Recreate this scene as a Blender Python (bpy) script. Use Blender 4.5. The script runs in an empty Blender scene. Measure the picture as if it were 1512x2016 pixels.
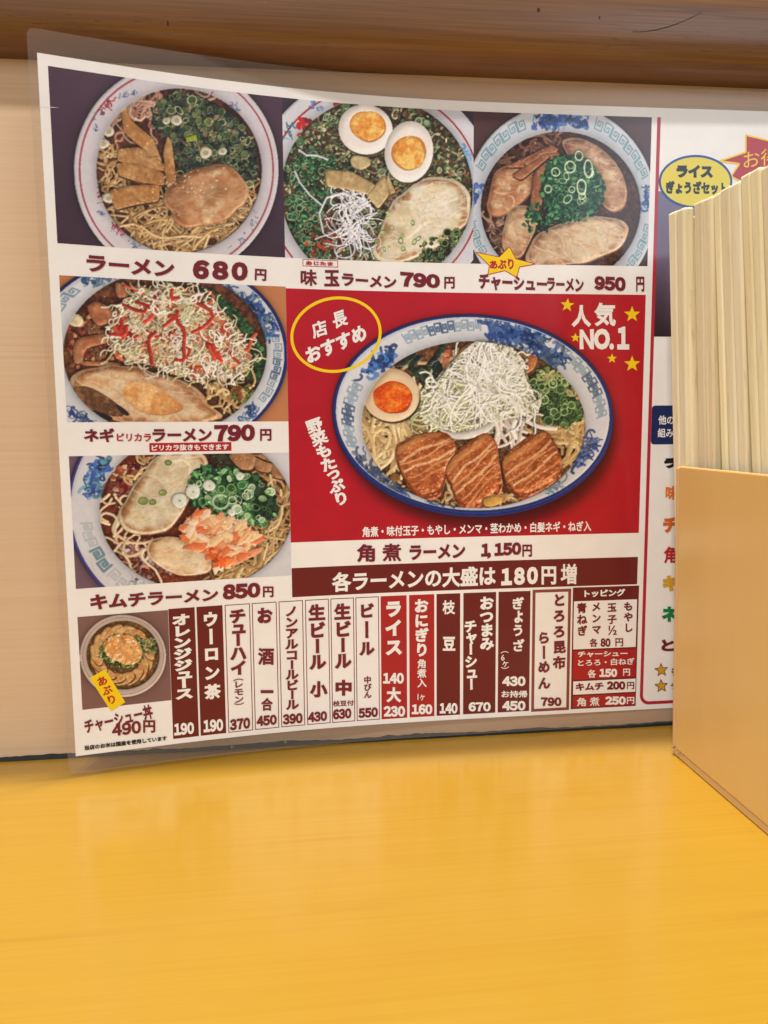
import bpy, bmesh, math
import numpy as np
from mathutils import Vector, Matrix
MM = 0.001
scene = bpy.context.scene
COL = scene.collection

# ---------------- camera ----------------
cam_d = bpy.data.cameras.new('camera'); cam = bpy.data.objects.new('camera', cam_d); COL.objects.link(cam)
cam_d.sensor_fit = 'VERTICAL'; cam_d.sensor_height = 24.0; cam_d.lens = 24.0*1509.42/2016.0
cam_d.clip_start = 0.01; cam_d.clip_end = 50.0
def cam_matrix(pitch, yaw, roll, loc):
    cp, sp = math.cos(pitch), math.sin(pitch); cy, sy = math.cos(yaw), math.sin(yaw)
    f = Vector((-sy*cp, cy*cp, -sp)); r = Vector((cy, sy, 0)); u = r.cross(f)
    cr, sr = math.cos(roll), math.sin(roll)
    r2 = r*cr+u*sr; u2 = u*cr-r*sr
    return Matrix(((r2.x, u2.x, -f.x, loc[0]), (r2.y, u2.y, -f.y, loc[1]), (r2.z, u2.z, -f.z, loc[2]), (0, 0, 0, 1)))
cam.matrix_world = cam_matrix(0.108405, -0.108253, -0.010246, (0, -0.36866, 0.15568))
scene.camera = cam
cam_d.dof.use_dof = True; cam_d.dof.focus_distance = 0.372; cam_d.dof.aperture_fstop = 12.0

# ---------------- room light ----------------
world = bpy.data.worlds.new('World'); scene.world = world; world.use_nodes = True
bg = world.node_tree.nodes['Background']; bg.inputs[0].default_value = (1.0, 0.95, 0.92, 1); bg.inputs[1].default_value = 0.13
def area(name, loc, aim, size, power, color, size_y=None):
    d = bpy.data.lights.new(name, 'AREA'); d.energy = power; d.color = color; d.size = size
    if size_y: d.shape = 'RECTANGLE'; d.size_y = size_y
    o = bpy.data.objects.new(name, d); COL.objects.link(o); o.location = loc
    o.rotation_euler = (Vector(aim)-Vector(loc)).to_track_quat('-Z', 'Y').to_euler(); return o
area('ceiling_lamp', (0.05, -0.018, 1.60), (0.03, -0.05, 0.0), 0.07, 34.0, (1.0, 0.95, 0.87))
area('ceiling_lamp', (-0.30, -0.93, 1.50), (0.05, 0.0, 0.15), 0.10, 14.0, (1.0, 0.97, 0.94))
area('room_fill', (-2.1, -1.35, 0.60), (0.05, 0.0, 0.15), 1.0, 22.0, (0.93, 0.97, 1.0))  # unseen soft fill, added to brighten menu, box and chopsticks from the left
area('window_light', (1.15, -1.95, 0.95), (0.1, 0.0, 0.15), 0.7, 9.0, (0.78, 0.89, 1.0), 0.9)
vs = scene.view_settings; vs.view_transform = 'Standard'; vs.look = 'None'; vs.exposure = 0.0; vs.gamma = 1.0
scene.cycles.use_denoising = True
scene.cycles.transparent_max_bounces = 16

# ---------------- materials ----------------
def lin(c): return tuple(((x/255)/12.92 if x/255 <= .04045 else ((x/255+.055)/1.055)**2.4) for x in c)
def mat(name, rgb=None, rough=.5, coat=0.0, coat_rough=.1, spec=.5):
    m = bpy.data.materials.new(name); m.use_nodes = True; b = m.node_tree.nodes['Principled BSDF']
    if rgb: b.inputs['Base Color'].default_value = lin(rgb)+(1,)
    b.inputs['Roughness'].default_value = rough; b.inputs['Specular IOR Level'].default_value = spec
    b.inputs['Coat Weight'].default_value = coat; b.inputs['Coat Roughness'].default_value = coat_rough
    return m, m.node_tree, b
def node(nt, t, **kw):
    n = nt.nodes.new(t)
    for k, v in kw.items():
        if k in n.inputs.keys(): n.inputs[k].default_value = v
        else: setattr(n, k, v)
    return n
def ramp(nt, stops, src):
    n = nt.nodes.new('ShaderNodeValToRGB'); e = n.color_ramp.elements
    while len(e) < len(stops): e.new(.5)
    for el, (p, c) in zip(e, stops): el.position = p; el.color = tuple(c)+(1,) if len(c) == 3 else c
    nt.links.new(src, n.inputs[0]); return n
def coords(nt, scale, loc=(0, 0, 0), warp=0):
    tc = nt.nodes.new('ShaderNodeTexCoord'); oi = None; mp = nt.nodes.new('ShaderNodeMapping')
    mp.inputs['Scale'].default_value = scale; mp.inputs['Location'].default_value = loc
    nt.links.new(tc.outputs['Object'], mp.inputs[0]); return mp.outputs[0]
def mixc(nt, fac, a, b, mode='MIX'):
    n = nt.nodes.new('ShaderNodeMix'); n.data_type = 'RGBA'; n.blend_type = mode
    for sock, v in ((n.inputs[0], fac), (n.inputs[6], a), (n.inputs[7], b)):
        if hasattr(v, 'is_linked') or hasattr(v, 'links'): nt.links.new(v, sock)
        elif isinstance(v, (int, float)): sock.default_value = v
        else: sock.default_value = tuple(v)+(1,)
    return n.outputs[2]
def noise(nt, vec, scale, detail=3, rough=.55, dist=0):
    n = node(nt, 'ShaderNodeTexNoise', Scale=scale, Detail=detail, Roughness=rough, Distortion=dist); nt.links.new(vec, n.inputs['Vector']); return n.outputs['Fac']
def bump(nt, b, h, strength=.2, dist=.001):
    n = node(nt, 'ShaderNodeBump', Strength=strength, Distance=dist); nt.links.new(h, n.inputs['Height']); nt.links.new(n.outputs[0], b.inputs['Normal']); return n

def wood(name, c1, c2, c3, fine=(2, 420), ring=(.8, 55), rough=.35, coat=.3, line=.5, fleck=0, coat_rough=.15, off=(0, 0, 0), cloud=.3, width=.03):
    # grain runs along x: fine fibres, thin late-wood lines, broad tone drift, dark pore flecks
    m, nt, b = mat(name, c1, rough, coat, coat_rough)
    def mul(a, k):
        n = nt.nodes.new('ShaderNodeMath'); n.operation = 'MULTIPLY'; nt.links.new(a, n.inputs[0])
        if isinstance(k, (int, float)): n.inputs[1].default_value = k
        else: nt.links.new(k, n.inputs[1])
        return n.outputs[0]
    n1 = noise(nt, coords(nt, (fine[0], fine[1], fine[1]), off), 1.0, 5, .6, .3)
    n2 = noise(nt, coords(nt, (ring[0], ring[1], ring[1]), off), 1.0, 2, .4, .5)
    n2b = noise(nt, coords(nt, (ring[0]*1.7, ring[1]*2.3, ring[1]*2.3), (off[0]+4, off[1], off[2])), 1.0, 2, .4, .5)
    n3 = noise(nt, coords(nt, (5, 9, 9), off), 1.0, 3); n6 = noise(nt, coords(nt, (3, 16, 16), (off[0]+9, 1, 2)), 1.0, 2)
    base = mixc(nt, ramp(nt, [(.34, (0, 0, 0)), (.66, (1, 1, 1))], n1).outputs[0], lin(c1), lin(c2))
    l1 = ramp(nt, [(.5-width, (0, 0, 0)), (.5, (1, 1, 1)), (.5+width*.4, (0, 0, 0))], n2).outputs[0]; l2 = ramp(nt, [(.55-width, (0, 0, 0)), (.55, (1, 1, 1)), (.55+width*.4, (0, 0, 0))], n2b).outputs[0]
    gate = ramp(nt, [(.4, (.15, .15, .15)), (.62, (1, 1, 1))], n6).outputs[0]
    base = mixc(nt, mul(mul(l1, gate), line), base, lin(c3)); base = mixc(nt, mul(mul(l2, gate), line*.6), base, lin(c3))
    base = mixc(nt, mul(ramp(nt, [(.35, (0, 0, 0)), (.7, (1, 1, 1))], n3).outputs[0], cloud), base, lin(c3))
    if fleck:
        n4 = noise(nt, coords(nt, (120, 1500, 1500), off), 1.0, 2, .5); n5 = noise(nt, coords(nt, (14, 60, 60), off), 1.0, 2)
        f = ramp(nt, [(.63, (0, 0, 0)), (.7, (1, 1, 1))], n4).outputs[0]; g = ramp(nt, [(.5, (0, 0, 0)), (.6, (1, 1, 1))], n5).outputs[0]
        base = mixc(nt, mul(mul(f, g), fleck), base, lin((34, 18, 12)))
    nt.links.new(base, b.inputs['Base Color'])
    rr = nt.nodes.new('ShaderNodeMapRange'); rr.inputs[3].default_value = rough-.06; rr.inputs[4].default_value = rough+.1; nt.links.new(n3, rr.inputs[0]); nt.links.new(rr.outputs[0], b.inputs['Roughness'])
    bump(nt, b, n1, .06, .0003)
    return m
M_WALL = wood('beech_laminate', (220, 190, 156), (214, 182, 146), (194, 154, 114), (7, 700), (1.2, 120), .42, .35, .34, 0, .22, (3, 1, 2), .22)
M_COUNTER = wood('varnished_counter_wood', (180, 138, 34), (174, 131, 30), (150, 96, 10), (7, 1100), (1.0, 110), .32, .85, .3, 0, .18, (.4, .13, 0), .03, .013)
M_RAIL = wood('dark_stained_pine', (132, 88, 46), (108, 70, 35), (76, 46, 24), (16, 1300), (2.6, 170), .48, .35, .6, .45, .25, (1, 5, 1), .5)

INK = {}
def ink(name, rgb, coat=.55):
    m, nt, b = mat(name, rgb, .5, coat, .16, .2); v = noise(nt, coords(nt, (60, 60, 60)), 1.0, 3)
    c = mixc(nt, v, lin(rgb), lin(tuple(min(255, x*1.06+2) for x in rgb))); nt.links.new(c, b.inputs['Base Color']); INK[name] = m; return m
ink('paper_white', (240, 237, 236)); ink('maroon_ink', (116, 28, 44)); ink('dark_maroon', (104, 28, 32)); ink('red_ink', (180, 32, 40)); ink('panel_red', (168, 34, 40)); ink('black_ink', (16, 14, 16))
ink('yellow_ink', (244, 206, 24)); ink('blue_ink', (24, 74, 150)); ink('navy_ink', (14, 36, 92)); ink('orange_ink', (226, 120, 30)); ink('rust_ink', (206, 100, 34)); ink('ochre_ink', (206, 160, 40)); ink('green_ink', (10, 122, 70))
ink('brown_red', (134, 66, 60)); ink('frame_red', (176, 34, 58)); ink('lemon_ink', (226, 208, 70))
def film_mat():
    m, nt, b = mat('clear_laminate_film', (235, 228, 222), .22, 0, .1)
    out = nt.nodes['Material Output']; tr = nt.nodes.new('ShaderNodeBsdfTransparent'); tr.inputs[0].default_value = (.95, .935, .925, 1); mx = nt.nodes.new('ShaderNodeMixShader')
    fr = node(nt, 'ShaderNodeLayerWeight', Blend=.25); rr = nt.nodes.new('ShaderNodeMapRange'); rr.inputs[3].default_value = .045; rr.inputs[4].default_value = .5
    nt.links.new(fr.outputs['Facing'], rr.inputs[0]); nt.links.new(rr.outputs[0], mx.inputs[0]); nt.links.new(tr.outputs[0], mx.inputs[1]); nt.links.new(b.outputs[0], mx.inputs[2]); nt.links.new(mx.outputs[0], out.inputs[0])
    bump(nt, b, noise(nt, coords(nt, (30, 30, 30)), 1.0, 3), .25, .002); return m
M_FILM = film_mat()

# ---------------- object helpers ----------------
def link(name, me, m, parent=None):
    o = bpy.data.objects.new(name, me); COL.objects.link(o)
    if m is not None: me.materials.append(m)
    if parent is not None: o.parent = parent
    return o
def mesh_obj(name, verts, faces, m, parent=None, smooth=False):
    me = bpy.data.meshes.new(name); me.from_pydata([tuple(v) for v in verts], [], faces); me.update()
    if smooth: me.shade_smooth()
    return link(name, me, m, parent)
def bevel_box(name, x0, x1, y0, y1, z0, z1, m, parent=None, bev=.001, seg=2, top=None):
    # top = (x0, x1, y0, y1) for a tapered or leaning box
    bm = bmesh.new(); t = top or (x0, x1, y0, y1)
    v = [bm.verts.new(p) for p in ((x0, y0, z0), (x1, y0, z0), (x1, y1, z0), (x0, y1, z0), (t[0], t[2], z1), (t[1], t[2], z1), (t[1], t[3], z1), (t[0], t[3], z1))]
    for f in ((0, 3, 2, 1), (4, 5, 6, 7), (0, 1, 5, 4), (1, 2, 6, 5), (2, 3, 7, 6), (3, 0, 4, 7)): bm.faces.new([v[i] for i in f])
    if bev: bmesh.ops.bevel(bm, geom=bm.edges[:], offset=bev, segments=seg, affect='EDGES', profile=.5)
    me = bpy.data.meshes.new(name); bm.to_mesh(me); bm.free(); return link(name, me, m, parent)
def thing(name, label, cat, loc=(0, 0, 0), group=None):
    o = bpy.data.objects.new(name, None); COL.objects.link(o); o.location = loc; o.empty_display_size = .02
    o['label'] = label; o['category'] = cat
    if group: o['group'] = group
    return o

# ---------------- setting: counter, wall, seam, rail ----------------
o = bevel_box('counter', -.9, .9, -.75, .04, -.03, 0, M_COUNTER, bev=.001); o['kind'] = 'structure'
o = bevel_box('wall', -.9, .9, 0, .03, .0006, .322, M_WALL, bev=0); o['kind'] = 'structure'
rs = np.random.default_rng(4)
def seam():
    m, nt, b = mat('black_sealant', (10, 9, 8), .7, 0)
    n = noise(nt, coords(nt, (260, 260, 260)), 1.0, 2); f = ramp(nt, [(.66, (0, 0, 0)), (.71, (1, 1, 1))], n).outputs[0]
    n2 = noise(nt, coords(nt, (11, 11, 11), (2, 0, 0)), 1.0, 1); g = ramp(nt, [(.52, (0, 0, 0)), (.6, (1, 1, 1))], n2).outputs[0]
    nt.links.new(mixc(nt, mixc(nt, 1.0, f, g, 'MULTIPLY'), lin((10, 9, 8)), lin((150, 140, 120))), b.inputs['Base Color'])
    xs = np.arange(-.4, .42, .0012); k = len(xs)
    sm = lambda s: np.convolve(rs.standard_normal(k+40), np.hanning(s)/np.hanning(s).sum(), 'same')[20:20+k]
    hh = .0017+.0006*np.abs(sm(9))+.0005*np.clip(sm(61)*4, -1, 2); hh = np.clip(hh, .0009, .0036); dd = .0014+.0005*sm(21)
    V = []; Fc = []
    for i in range(k): V += [(xs[i], -.00005, hh[i]), (xs[i], -abs(dd[i])*.6, hh[i]*.75), (xs[i], -abs(dd[i]), .0001)]
    for i in range(k-1):
        for j in (0, 1): a = i*3+j; Fc.append((a, a+1, a+4, a+3))
    o = mesh_obj('sealant_seam', V, Fc, m, None, True); o['kind'] = 'structure'
seam()
def rail():
    root = thing('wooden_rail', 'dark stained pine rail with rounded edge running along the top of the wall', 'rail', (0, 0, .3173))
    prof = [(0, 0), (-.006, .0005), (-.0098, .0026), (-.0118, .0058), (-.0126, .0102), (-.013, .0165), (-.013, .0235), (-.0128, .0285), (-.0116, .0325), (-.0085, .036), (-.003, .0385), (.004, .0395), (.03, .0395), (.03, .0048), (0, .0047)]
    prof = [(y*1.7 if y < 0 else y, z) for (y, z) in prof]
    xs = np.linspace(-.9, .9, 37); n = len(prof)
    V = [(x, y, z) for x in xs for (y, z) in prof]; Fc = [(i*n+j, i*n+(j+1) % n, (i+1)*n+(j+1) % n, (i+1)*n+j) for i in range(len(xs)-1) for j in range(n)]
    o = mesh_obj('rail_body', V, Fc, M_RAIL, root, True)
    md, _, _ = mat('dark_scratch', (44, 22, 12), .6)
    def ribbon(name, pts, w, m):   # a scratch or knot line lying on the rail's face
        V = []; 
        for (x, z, k) in pts:
            y = np.interp(z, [.0058, .0102, .0165, .0235, .0285, .0325], [-.02006, -.02142, -.0221, -.0221, -.02176, -.01972])-.00008
            V += [(x, y, z-w*k/2), (x, y, z+w*k/2)]
        return mesh_obj(name, V, [(2*i, 2*i+1, 2*i+3, 2*i+2) for i in range(len(pts)-1)], m, root)
    t = np.linspace(0, 1, 14); SX0, SZ0, SX1, SZ1 = 0.1507, 0.0123, 0.1823, 0.0215
    ribbon('scratch', [(SX0+(SX1-SX0)*q, SZ0+(SZ1-SZ0)*q**1.9, .35+.65*math.sin(q*3.1)) for q in t], .0004, md)
    for (x, z, rx, rz) in ((0.1077, 0.0192, .0007, .0009), (-0.0509, 0.0075, .0004, .0010), (0.1354, 0.0173, .0003, .0008)):
        a = np.linspace(0, 2*np.pi, 12, endpoint=False); V = [(x+rx*np.cos(q), np.interp(z+rz*np.sin(q), [.0058, .0102, .0165, .0235, .0285, .0325], [-.02006, -.02142, -.0221, -.0221, -.02176, -.01972])-.00008, z+rz*np.sin(q)) for q in a]
        mesh_obj('knot', V, [tuple(range(12))[::-1]], md, root)
rail()

# ---- printed food pictures: a small height-map painter, used only for the flat print on the menu ----
def homog(src, dst):
    A = []
    for (x, y), (u, v) in zip(src, dst):
        A.append([x, y, 1, 0, 0, 0, -u*x, -u*y, u]); A.append([0, 0, 0, x, y, 1, -v*x, -v*y, v])
    A = np.array(A, float)
    s = np.linalg.solve(A[:, :8], A[:, 8]); return np.append(s, 1).reshape(3, 3)

def fnoise(rng, h, w, scale, octs=3):
    out = np.zeros((h, w)); amp = 1.0
    fy = np.fft.fftfreq(h)[:, None]; fx = np.fft.rfftfreq(w)[None, :]
    for k in range(octs):
        s = scale/2**k
        n = np.fft.irfft2(np.fft.rfft2(rng.standard_normal((h, w)))*np.exp(-2*(np.pi*s)**2*(fx**2+fy**2)), s=(h, w))
        out += amp*n/(n.std()+1e-9); amp *= .6
    return out/out.std()

def gblur(a, s):
    h, w = a.shape; p = int(3*s)+1
    b = np.pad(a, p, mode='edge')
    fy = np.fft.fftfreq(b.shape[0])[:, None]; fx = np.fft.rfftfreq(b.shape[1])[None, :]
    b = np.fft.irfft2(np.fft.rfft2(b)*np.exp(-2*(np.pi*s)**2*(fx**2+fy**2)), s=b.shape)
    return b[p:p+h, p:p+w]

def C(*c): return np.array(c, float)/255

class Pic:
    def __init__(s, quad, w, h, bg, seed):
        s.w, s.h = w, h; s.rng = np.random.default_rng(seed)
        s.H = homog(quad, [(0, 0), (w, 0), (w, h), (0, h)])
        s.sc = w/np.hypot(quad[1][0]-quad[0][0], quad[1][1]-quad[0][1])
        s.col = np.ones((h, w, 3))*C(*bg); s.z = np.zeros((h, w)); s.gl = np.zeros((h, w))
        s.Y, s.X = np.mgrid[0:h, 0:w].astype(float)
        s.clip = np.ones((h, w), bool)
        s.n1 = fnoise(s.rng, h, w, 9); s.n2 = fnoise(s.rng, h, w, 2.2, 2); s.n3 = fnoise(s.rng, h, w, 22, 2)
    def m(s, pts):
        p = np.c_[np.asarray(pts, float).reshape(-1, 2), np.ones(len(np.asarray(pts).reshape(-1, 2)))]@s.H.T
        return p[:, :2]/p[:, 2:]
    def box(s, p, pad=2):
        x0 = max(0, int(p[:, 0].min())-pad); x1 = min(s.w, int(p[:, 0].max())+pad+1)
        y0 = max(0, int(p[:, 1].min())-pad); y1 = min(s.h, int(p[:, 1].max())+pad+1)
        return None if x1 <= x0 or y1 <= y0 else (slice(y0, y1), slice(x0, x1))
    def pmask(s, p):
        b = s.box(p)
        if b is None: return None, None
        X, Y = s.X[b]+.5, s.Y[b]+.5; m = np.zeros(X.shape, bool)
        for (xa, ya), (xb, yb) in zip(p, np.roll(p, -1, 0)):
            if ya == yb: continue
            m ^= ((ya > Y) != (yb > Y)) & (X < (xb-xa)*(Y-ya)/(yb-ya)+xa)
        return b, m
    def ell(s, cx, cy, rx, ry, rot=0, n=48, wob=0):
        t = np.linspace(0, 2*np.pi, n, endpoint=False); r = 1.0
        if wob:
            for k in (2, 3, 5, 7): r = r+wob/k*1.5*np.cos(k*t+s.rng.uniform(0, 6.3))*s.rng.uniform(.4, 1)
        a = np.radians(rot); x, y = rx*r*np.cos(t), ry*r*np.sin(t)
        return np.c_[cx+x*np.cos(a)-y*np.sin(a), cy+x*np.sin(a)+y*np.cos(a)]
    def smooth(s, pts, n=2):
        p = np.asarray(pts, float)
        for _ in range(n):
            q = np.roll(p, -1, 0); p = np.stack([p*.75+q*.25, p*.25+q*.75], 1).reshape(-1, 2)
        return p
    def cut(s, pts, f=.14):    # ease only the corners of a straight-sided piece
        p = np.asarray(pts, float); a, b = np.roll(p, 1, 0), np.roll(p, -1, 0)
        return np.stack([p+(a-p)*f, p+(a-p)*f*.3+(b-p)*f*.3, p+(b-p)*f], 1).reshape(-1, 2)
    def mask(s, pts):
        f = np.zeros((s.h, s.w), bool); b, m = s.pmask(s.m(pts))
        if b is not None: f[b] = m
        return f
    # a flat or domed patch: dome = height in px, edge = softness of the shoulder in px
    def patch(s, pts, col, z=0, dome=0, edge=8, tex=.05, gloss=.2, force=True, mottle=0, col2=None, rough=0):
        b, m = s.pmask(s.m(pts))
        if b is None: return
        m &= s.clip[b]
        if dome:
            d = gblur(m.astype(float), edge); d = np.clip((d-.45)/.5, 0, 1); hh = z+dome*(1-(1-d)**2)*(.35+.65*d)
        else: hh = z+0*s.X[b]
        if rough: hh = hh+rough*s.n2[b]
        if not force: m = m & (hh >= s.z[b])
        c = C(*col)[None, None]*np.ones(m.shape+(1,))
        if col2 is not None:
            k = np.clip(.5+mottle*s.n1[b], 0, 1)[..., None]; c = c*(1-k)+C(*col2)*k
        c = c*(1+tex*s.n2[b]*.8+tex*.35*s.n1[b])[..., None]
        s.col[b][m] = c[m]; s.z[b][m] = hh[m]; s.gl[b][m] = gloss
    def blend(s, pts, col, alpha, soft=4, keep=None):   # a soft-edged stain of colour, no relief
        q = s.m(pts); b = s.box(q, int(soft*3))
        if b is None: return
        X, Y = s.X[b]+.5, s.Y[b]+.5; m = np.zeros(X.shape, bool)
        for (xa, ya), (xb, yb) in zip(q, np.roll(q, -1, 0)):
            if ya != yb: m ^= ((ya > Y) != (yb > Y)) & (X < (xb-xa)*(Y-ya)/(yb-ya)+xa)
        a = (gblur(m.astype(float), soft)*(1+.25*s.n2[b]+.25*s.n1[b])).clip(0, 1)*alpha*s.clip[b]
        s.col[b] = s.col[b]*(1-a[..., None])+C(*col)*a[..., None]
    def strand(s, pts, r, col, z=0, gloss=.35, add=True, var=.08, flat=False):
        p = s.m(pts); r = r*s.sc; b = s.box(p, int(r)+2)
        if b is None: return
        X, Y = s.X[b], s.Y[b]; d2 = np.full(X.shape, 1e9)
        for (xa, ya), (xb, yb) in zip(p[:-1], p[1:]):
            dx, dy = xb-xa, yb-ya; L = dx*dx+dy*dy+1e-9
            t = np.clip(((X-xa)*dx+(Y-ya)*dy)/L, 0, 1)
            d2 = np.minimum(d2, (X-xa-t*dx)**2+(Y-ya-t*dy)**2)
        m = (d2 < r*r) & s.clip[b]; hh = z+np.sqrt(np.maximum(r*r-d2, 0))
        m &= hh > s.z[b]-.3*r if add else m
        c = C(*col)*(1+s.rng.normal(0, var))
        if flat == 'soft': e_ = (np.clip((r*r-d2[m])/(r*r), 0, 1)**.5*.62)[:, None]; s.col[b][m] = s.col[b][m]*(1-e_)+c*e_; return
        if flat:
            m &= s.wall[b]; s.col[b][m] = s.col[b][m]*.22+c*.78; return
        s.col[b][m] = c; s.z[b][m] = hh[m]; s.gl[b][m] = gloss
    def inside(s, poly):
        p = np.asarray(poly, float); lo, hi = p.min(0), p.max(0)
        while True:
            q = s.rng.uniform(lo, hi); c = False
            for (xa, ya), (xb, yb) in zip(p, np.roll(p, -1, 0)):
                if (ya > q[1]) != (yb > q[1]) and q[0] < (xb-xa)*(q[1]-ya)/(yb-ya)+xa: c = not c
            if c: return q
    def walk(s, q, ang, L, n, curl):
        pts = [q]; k = s.rng.normal(0, curl)
        for _ in range(n):
            k = .75*k+s.rng.normal(0, curl*.7); ang += k; q = q+L/n*np.array([np.cos(ang), np.sin(ang)]); pts.append(q)
        return np.array(pts)
    def strands(s, poly, n, r, L, cols, ang=None, z=(0, 6), curl=.35, gloss=.35, steps=11):
        for i in range(n):
            a = s.rng.uniform(0, 6.3) if ang is None else np.radians(ang)+s.rng.normal(0, .5)+(np.pi if s.rng.random() < .5 else 0)
            s.strand(s.walk(s.inside(poly), a, L*s.rng.uniform(.6, 1.3), steps, curl), r*s.rng.uniform(.8, 1.15),
                     cols[s.rng.integers(len(cols))], z[0]+(z[1]-z[0])*i/n, gloss)
    def ring(s, q, R, col_o, col_i, z, thick=.3):
        a = s.rng.uniform(0, 180); f = s.rng.uniform(.55, 1)
        o = s.ell(q[0], q[1], R, R*f, a, 16); b, m = s.pmask(s.m(o))
        if b is None: return
        k = s.ell(q[0], q[1], R*(1-thick), R*f*(1-thick), a, 14); p = s.m(k)
        X, Y = s.X[b]+.5, s.Y[b]+.5; mi = np.zeros(m.shape, bool)
        for (xa, ya), (xb, yb) in zip(p, np.roll(p, -1, 0)):
            if ya != yb: mi ^= ((ya > Y) != (yb > Y)) & (X < (xb-xa)*(Y-ya)/(yb-ya)+xa)
        rim = m & ~mi & s.clip[b]; ins = mi & s.clip[b]
        v = 1+s.rng.normal(0, .12)
        if s.rng.random() < .5:
            s.col[b][ins] = C(*col_i)*v; s.z[b][ins] = z-1
        s.col[b][rim] = C(*col_o)*v; s.z[b][rim] = z+1.6; s.gl[b][rim] = .5
    def rings(s, poly, n, R, outs, ins, z=(2, 8), thick=.3):
        for i in range(n):
            s.ring(s.inside(poly), R*s.rng.uniform(.5, 1.25), outs[s.rng.integers(len(outs))], ins[s.rng.integers(len(ins))], z[0]+(z[1]-z[0])*i/n, thick)
    def chips(s, poly, n, R, cols, z=(0, 6), asp=(.3, .9)):
        for i in range(n):
            q = s.inside(poly); c = cols[s.rng.integers(len(cols))]; v = 1+s.rng.normal(0, .15)
            s.patch(s.ell(q[0], q[1], R*s.rng.uniform(.5, 1.3), R*s.rng.uniform(*asp), s.rng.uniform(0, 180), 7, .3),
                    tuple(np.clip(np.array(c)*v, 0, 255)), z[0]+(z[1]-z[0])*i/n, dome=0, tex=.05, gloss=.4)
    def onto(s, outer, inner, t0, t1, f):
        # a point on the bowl wall: angle t0..t1 handled by the caller; f = 0 at the soup, 1 at the rim
        cx, cy, rx, ry, ro = outer; ix, iy, sx, sy, si = inner
        def P(t, f):
            a = np.radians(t); X, Y = ix+sx*np.cos(a), iy+sy*np.sin(a); U, V = cx+rx*np.cos(a), cy+ry*np.sin(a)
            return np.array([X*(1-f)+U*f, Y*(1-f)+V*f])
        return P
    def meander(s, P, t0, t1, f0, f1, n, col, r=3):
        # squared spiral (a key pattern) repeated n times along the bowl wall
        sp = [(0, 1), (0, 0), (.82, 0), (.82, .78), (.27, .78), (.27, .36), (.55, .36), (.55, .58)]
        for k in range(n):
            pts = []
            for a, b in sp:
                if k % 2: a, b = .9-a, 1-b
                pts.append(P(t0+(t1-t0)*(k+.05+a*.95)/n, f0+(f1-f0)*b))
            s.strand(np.array(pts), r*.85, col, s.zr, .1, add=False, var=.02, flat=True)
    def motif(s, pts, col, col2, n=26, R=10):
        # loose brush strokes of cobalt glaze along a path
        pts = np.asarray(pts, float)
        for i in range(n):
            t = s.rng.uniform(0, len(pts)-1.001); k = int(t); q = pts[k]*(1-t+k)+pts[k+1]*(t-k)
            d = pts[k+1]-pts[k]; a = np.arctan2(d[1], d[0])+s.rng.normal(0, .9)
            s.strand(s.walk(q+s.rng.normal(0, R*.42, 2), a, R*s.rng.uniform(1.0, 2.6), 6, .6), R*s.rng.uniform(.07, .27),
                     col if s.rng.random() < .65 else col2, s.zr, .05, add=False, var=.2, flat=True)
    def bowl(s, outer, inner, rim, soup, line=None, lw=5, inset=.93, edge=None, soup2=(60, 35, 25)):
        s.zr = 14
        s.patch(s.ell(*outer, n=90), edge or rim, 12, dome=3, edge=3, tex=.01, gloss=.15)
        s.patch(s.ell(outer[0], outer[1], outer[2]*(.975 if edge else 1), outer[3]*(.972 if edge else 1), outer[4], n=90), rim, 12, dome=3, edge=4, tex=.012, gloss=.15)
        # wall slopes down to the soup
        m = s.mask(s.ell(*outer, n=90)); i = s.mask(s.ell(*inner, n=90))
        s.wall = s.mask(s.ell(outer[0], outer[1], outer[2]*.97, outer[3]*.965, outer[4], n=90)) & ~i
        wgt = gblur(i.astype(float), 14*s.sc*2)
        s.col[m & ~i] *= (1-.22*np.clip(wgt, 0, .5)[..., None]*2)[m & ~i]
        if line:
            p = s.ell(outer[0], outer[1], outer[2]*inset, outer[3]*inset, outer[4], n=120); s.strand(np.vstack([p, p[:1]]), lw/2, line, 15, .1, add=False, var=0, flat=True)
        s.outer, s.inner, s.imask = outer, inner, i
        s.P = s.onto(outer, inner, 0, 0, 0)
    def fill(s, soup, soup2):
        s.clip = s.imask.copy(); s.patch(s.ell(*s.inner, n=90), soup, -6, tex=.12, gloss=.5, col2=soup2, mottle=.5, rough=.5)
        for _ in range(60):   # drops of fat
            q = s.inside(s.ell(*s.inner)); R = s.rng.uniform(2, 7)
            s.patch(s.ell(q[0], q[1], R, R*.8, 0, 10), tuple(np.minimum(np.array(soup)*1.35, 255)), -5.4, tex=0, gloss=.8)
    def finish(s, gain=1.0, amb=.8, ao=.48, spec=.5):
        z = gblur(s.z, .6); gy, gx = np.gradient(z)
        nz = 1/np.sqrt(1+gx*gx*.5+gy*gy*.5)
        dif = (-gx*.35-gy*.6+1)*nz
        sh = 1+.3*np.clip(dif-1, -1.1, .9)
        oc = np.clip(gblur(s.z, 5)-s.z, 0, 12)/12*.6+np.clip(gblur(s.z, 16)-s.z, 0, 14)/14*.5
        hl = s.gl*np.clip((-gx*.5-gy*.85)*.9+.12*s.n2-.35, 0, 1)**2*spec*nz
        out = s.col*(sh*(1-ao*oc))[..., None]*gain+hl[..., None]
        out *= (1+.012*s.n3)[..., None]
        out = np.clip(out, 0, 1.2); out = (out-.022)*1.11; out = np.where(out > .8, .8+(out-.8)*.75, out)
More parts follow.
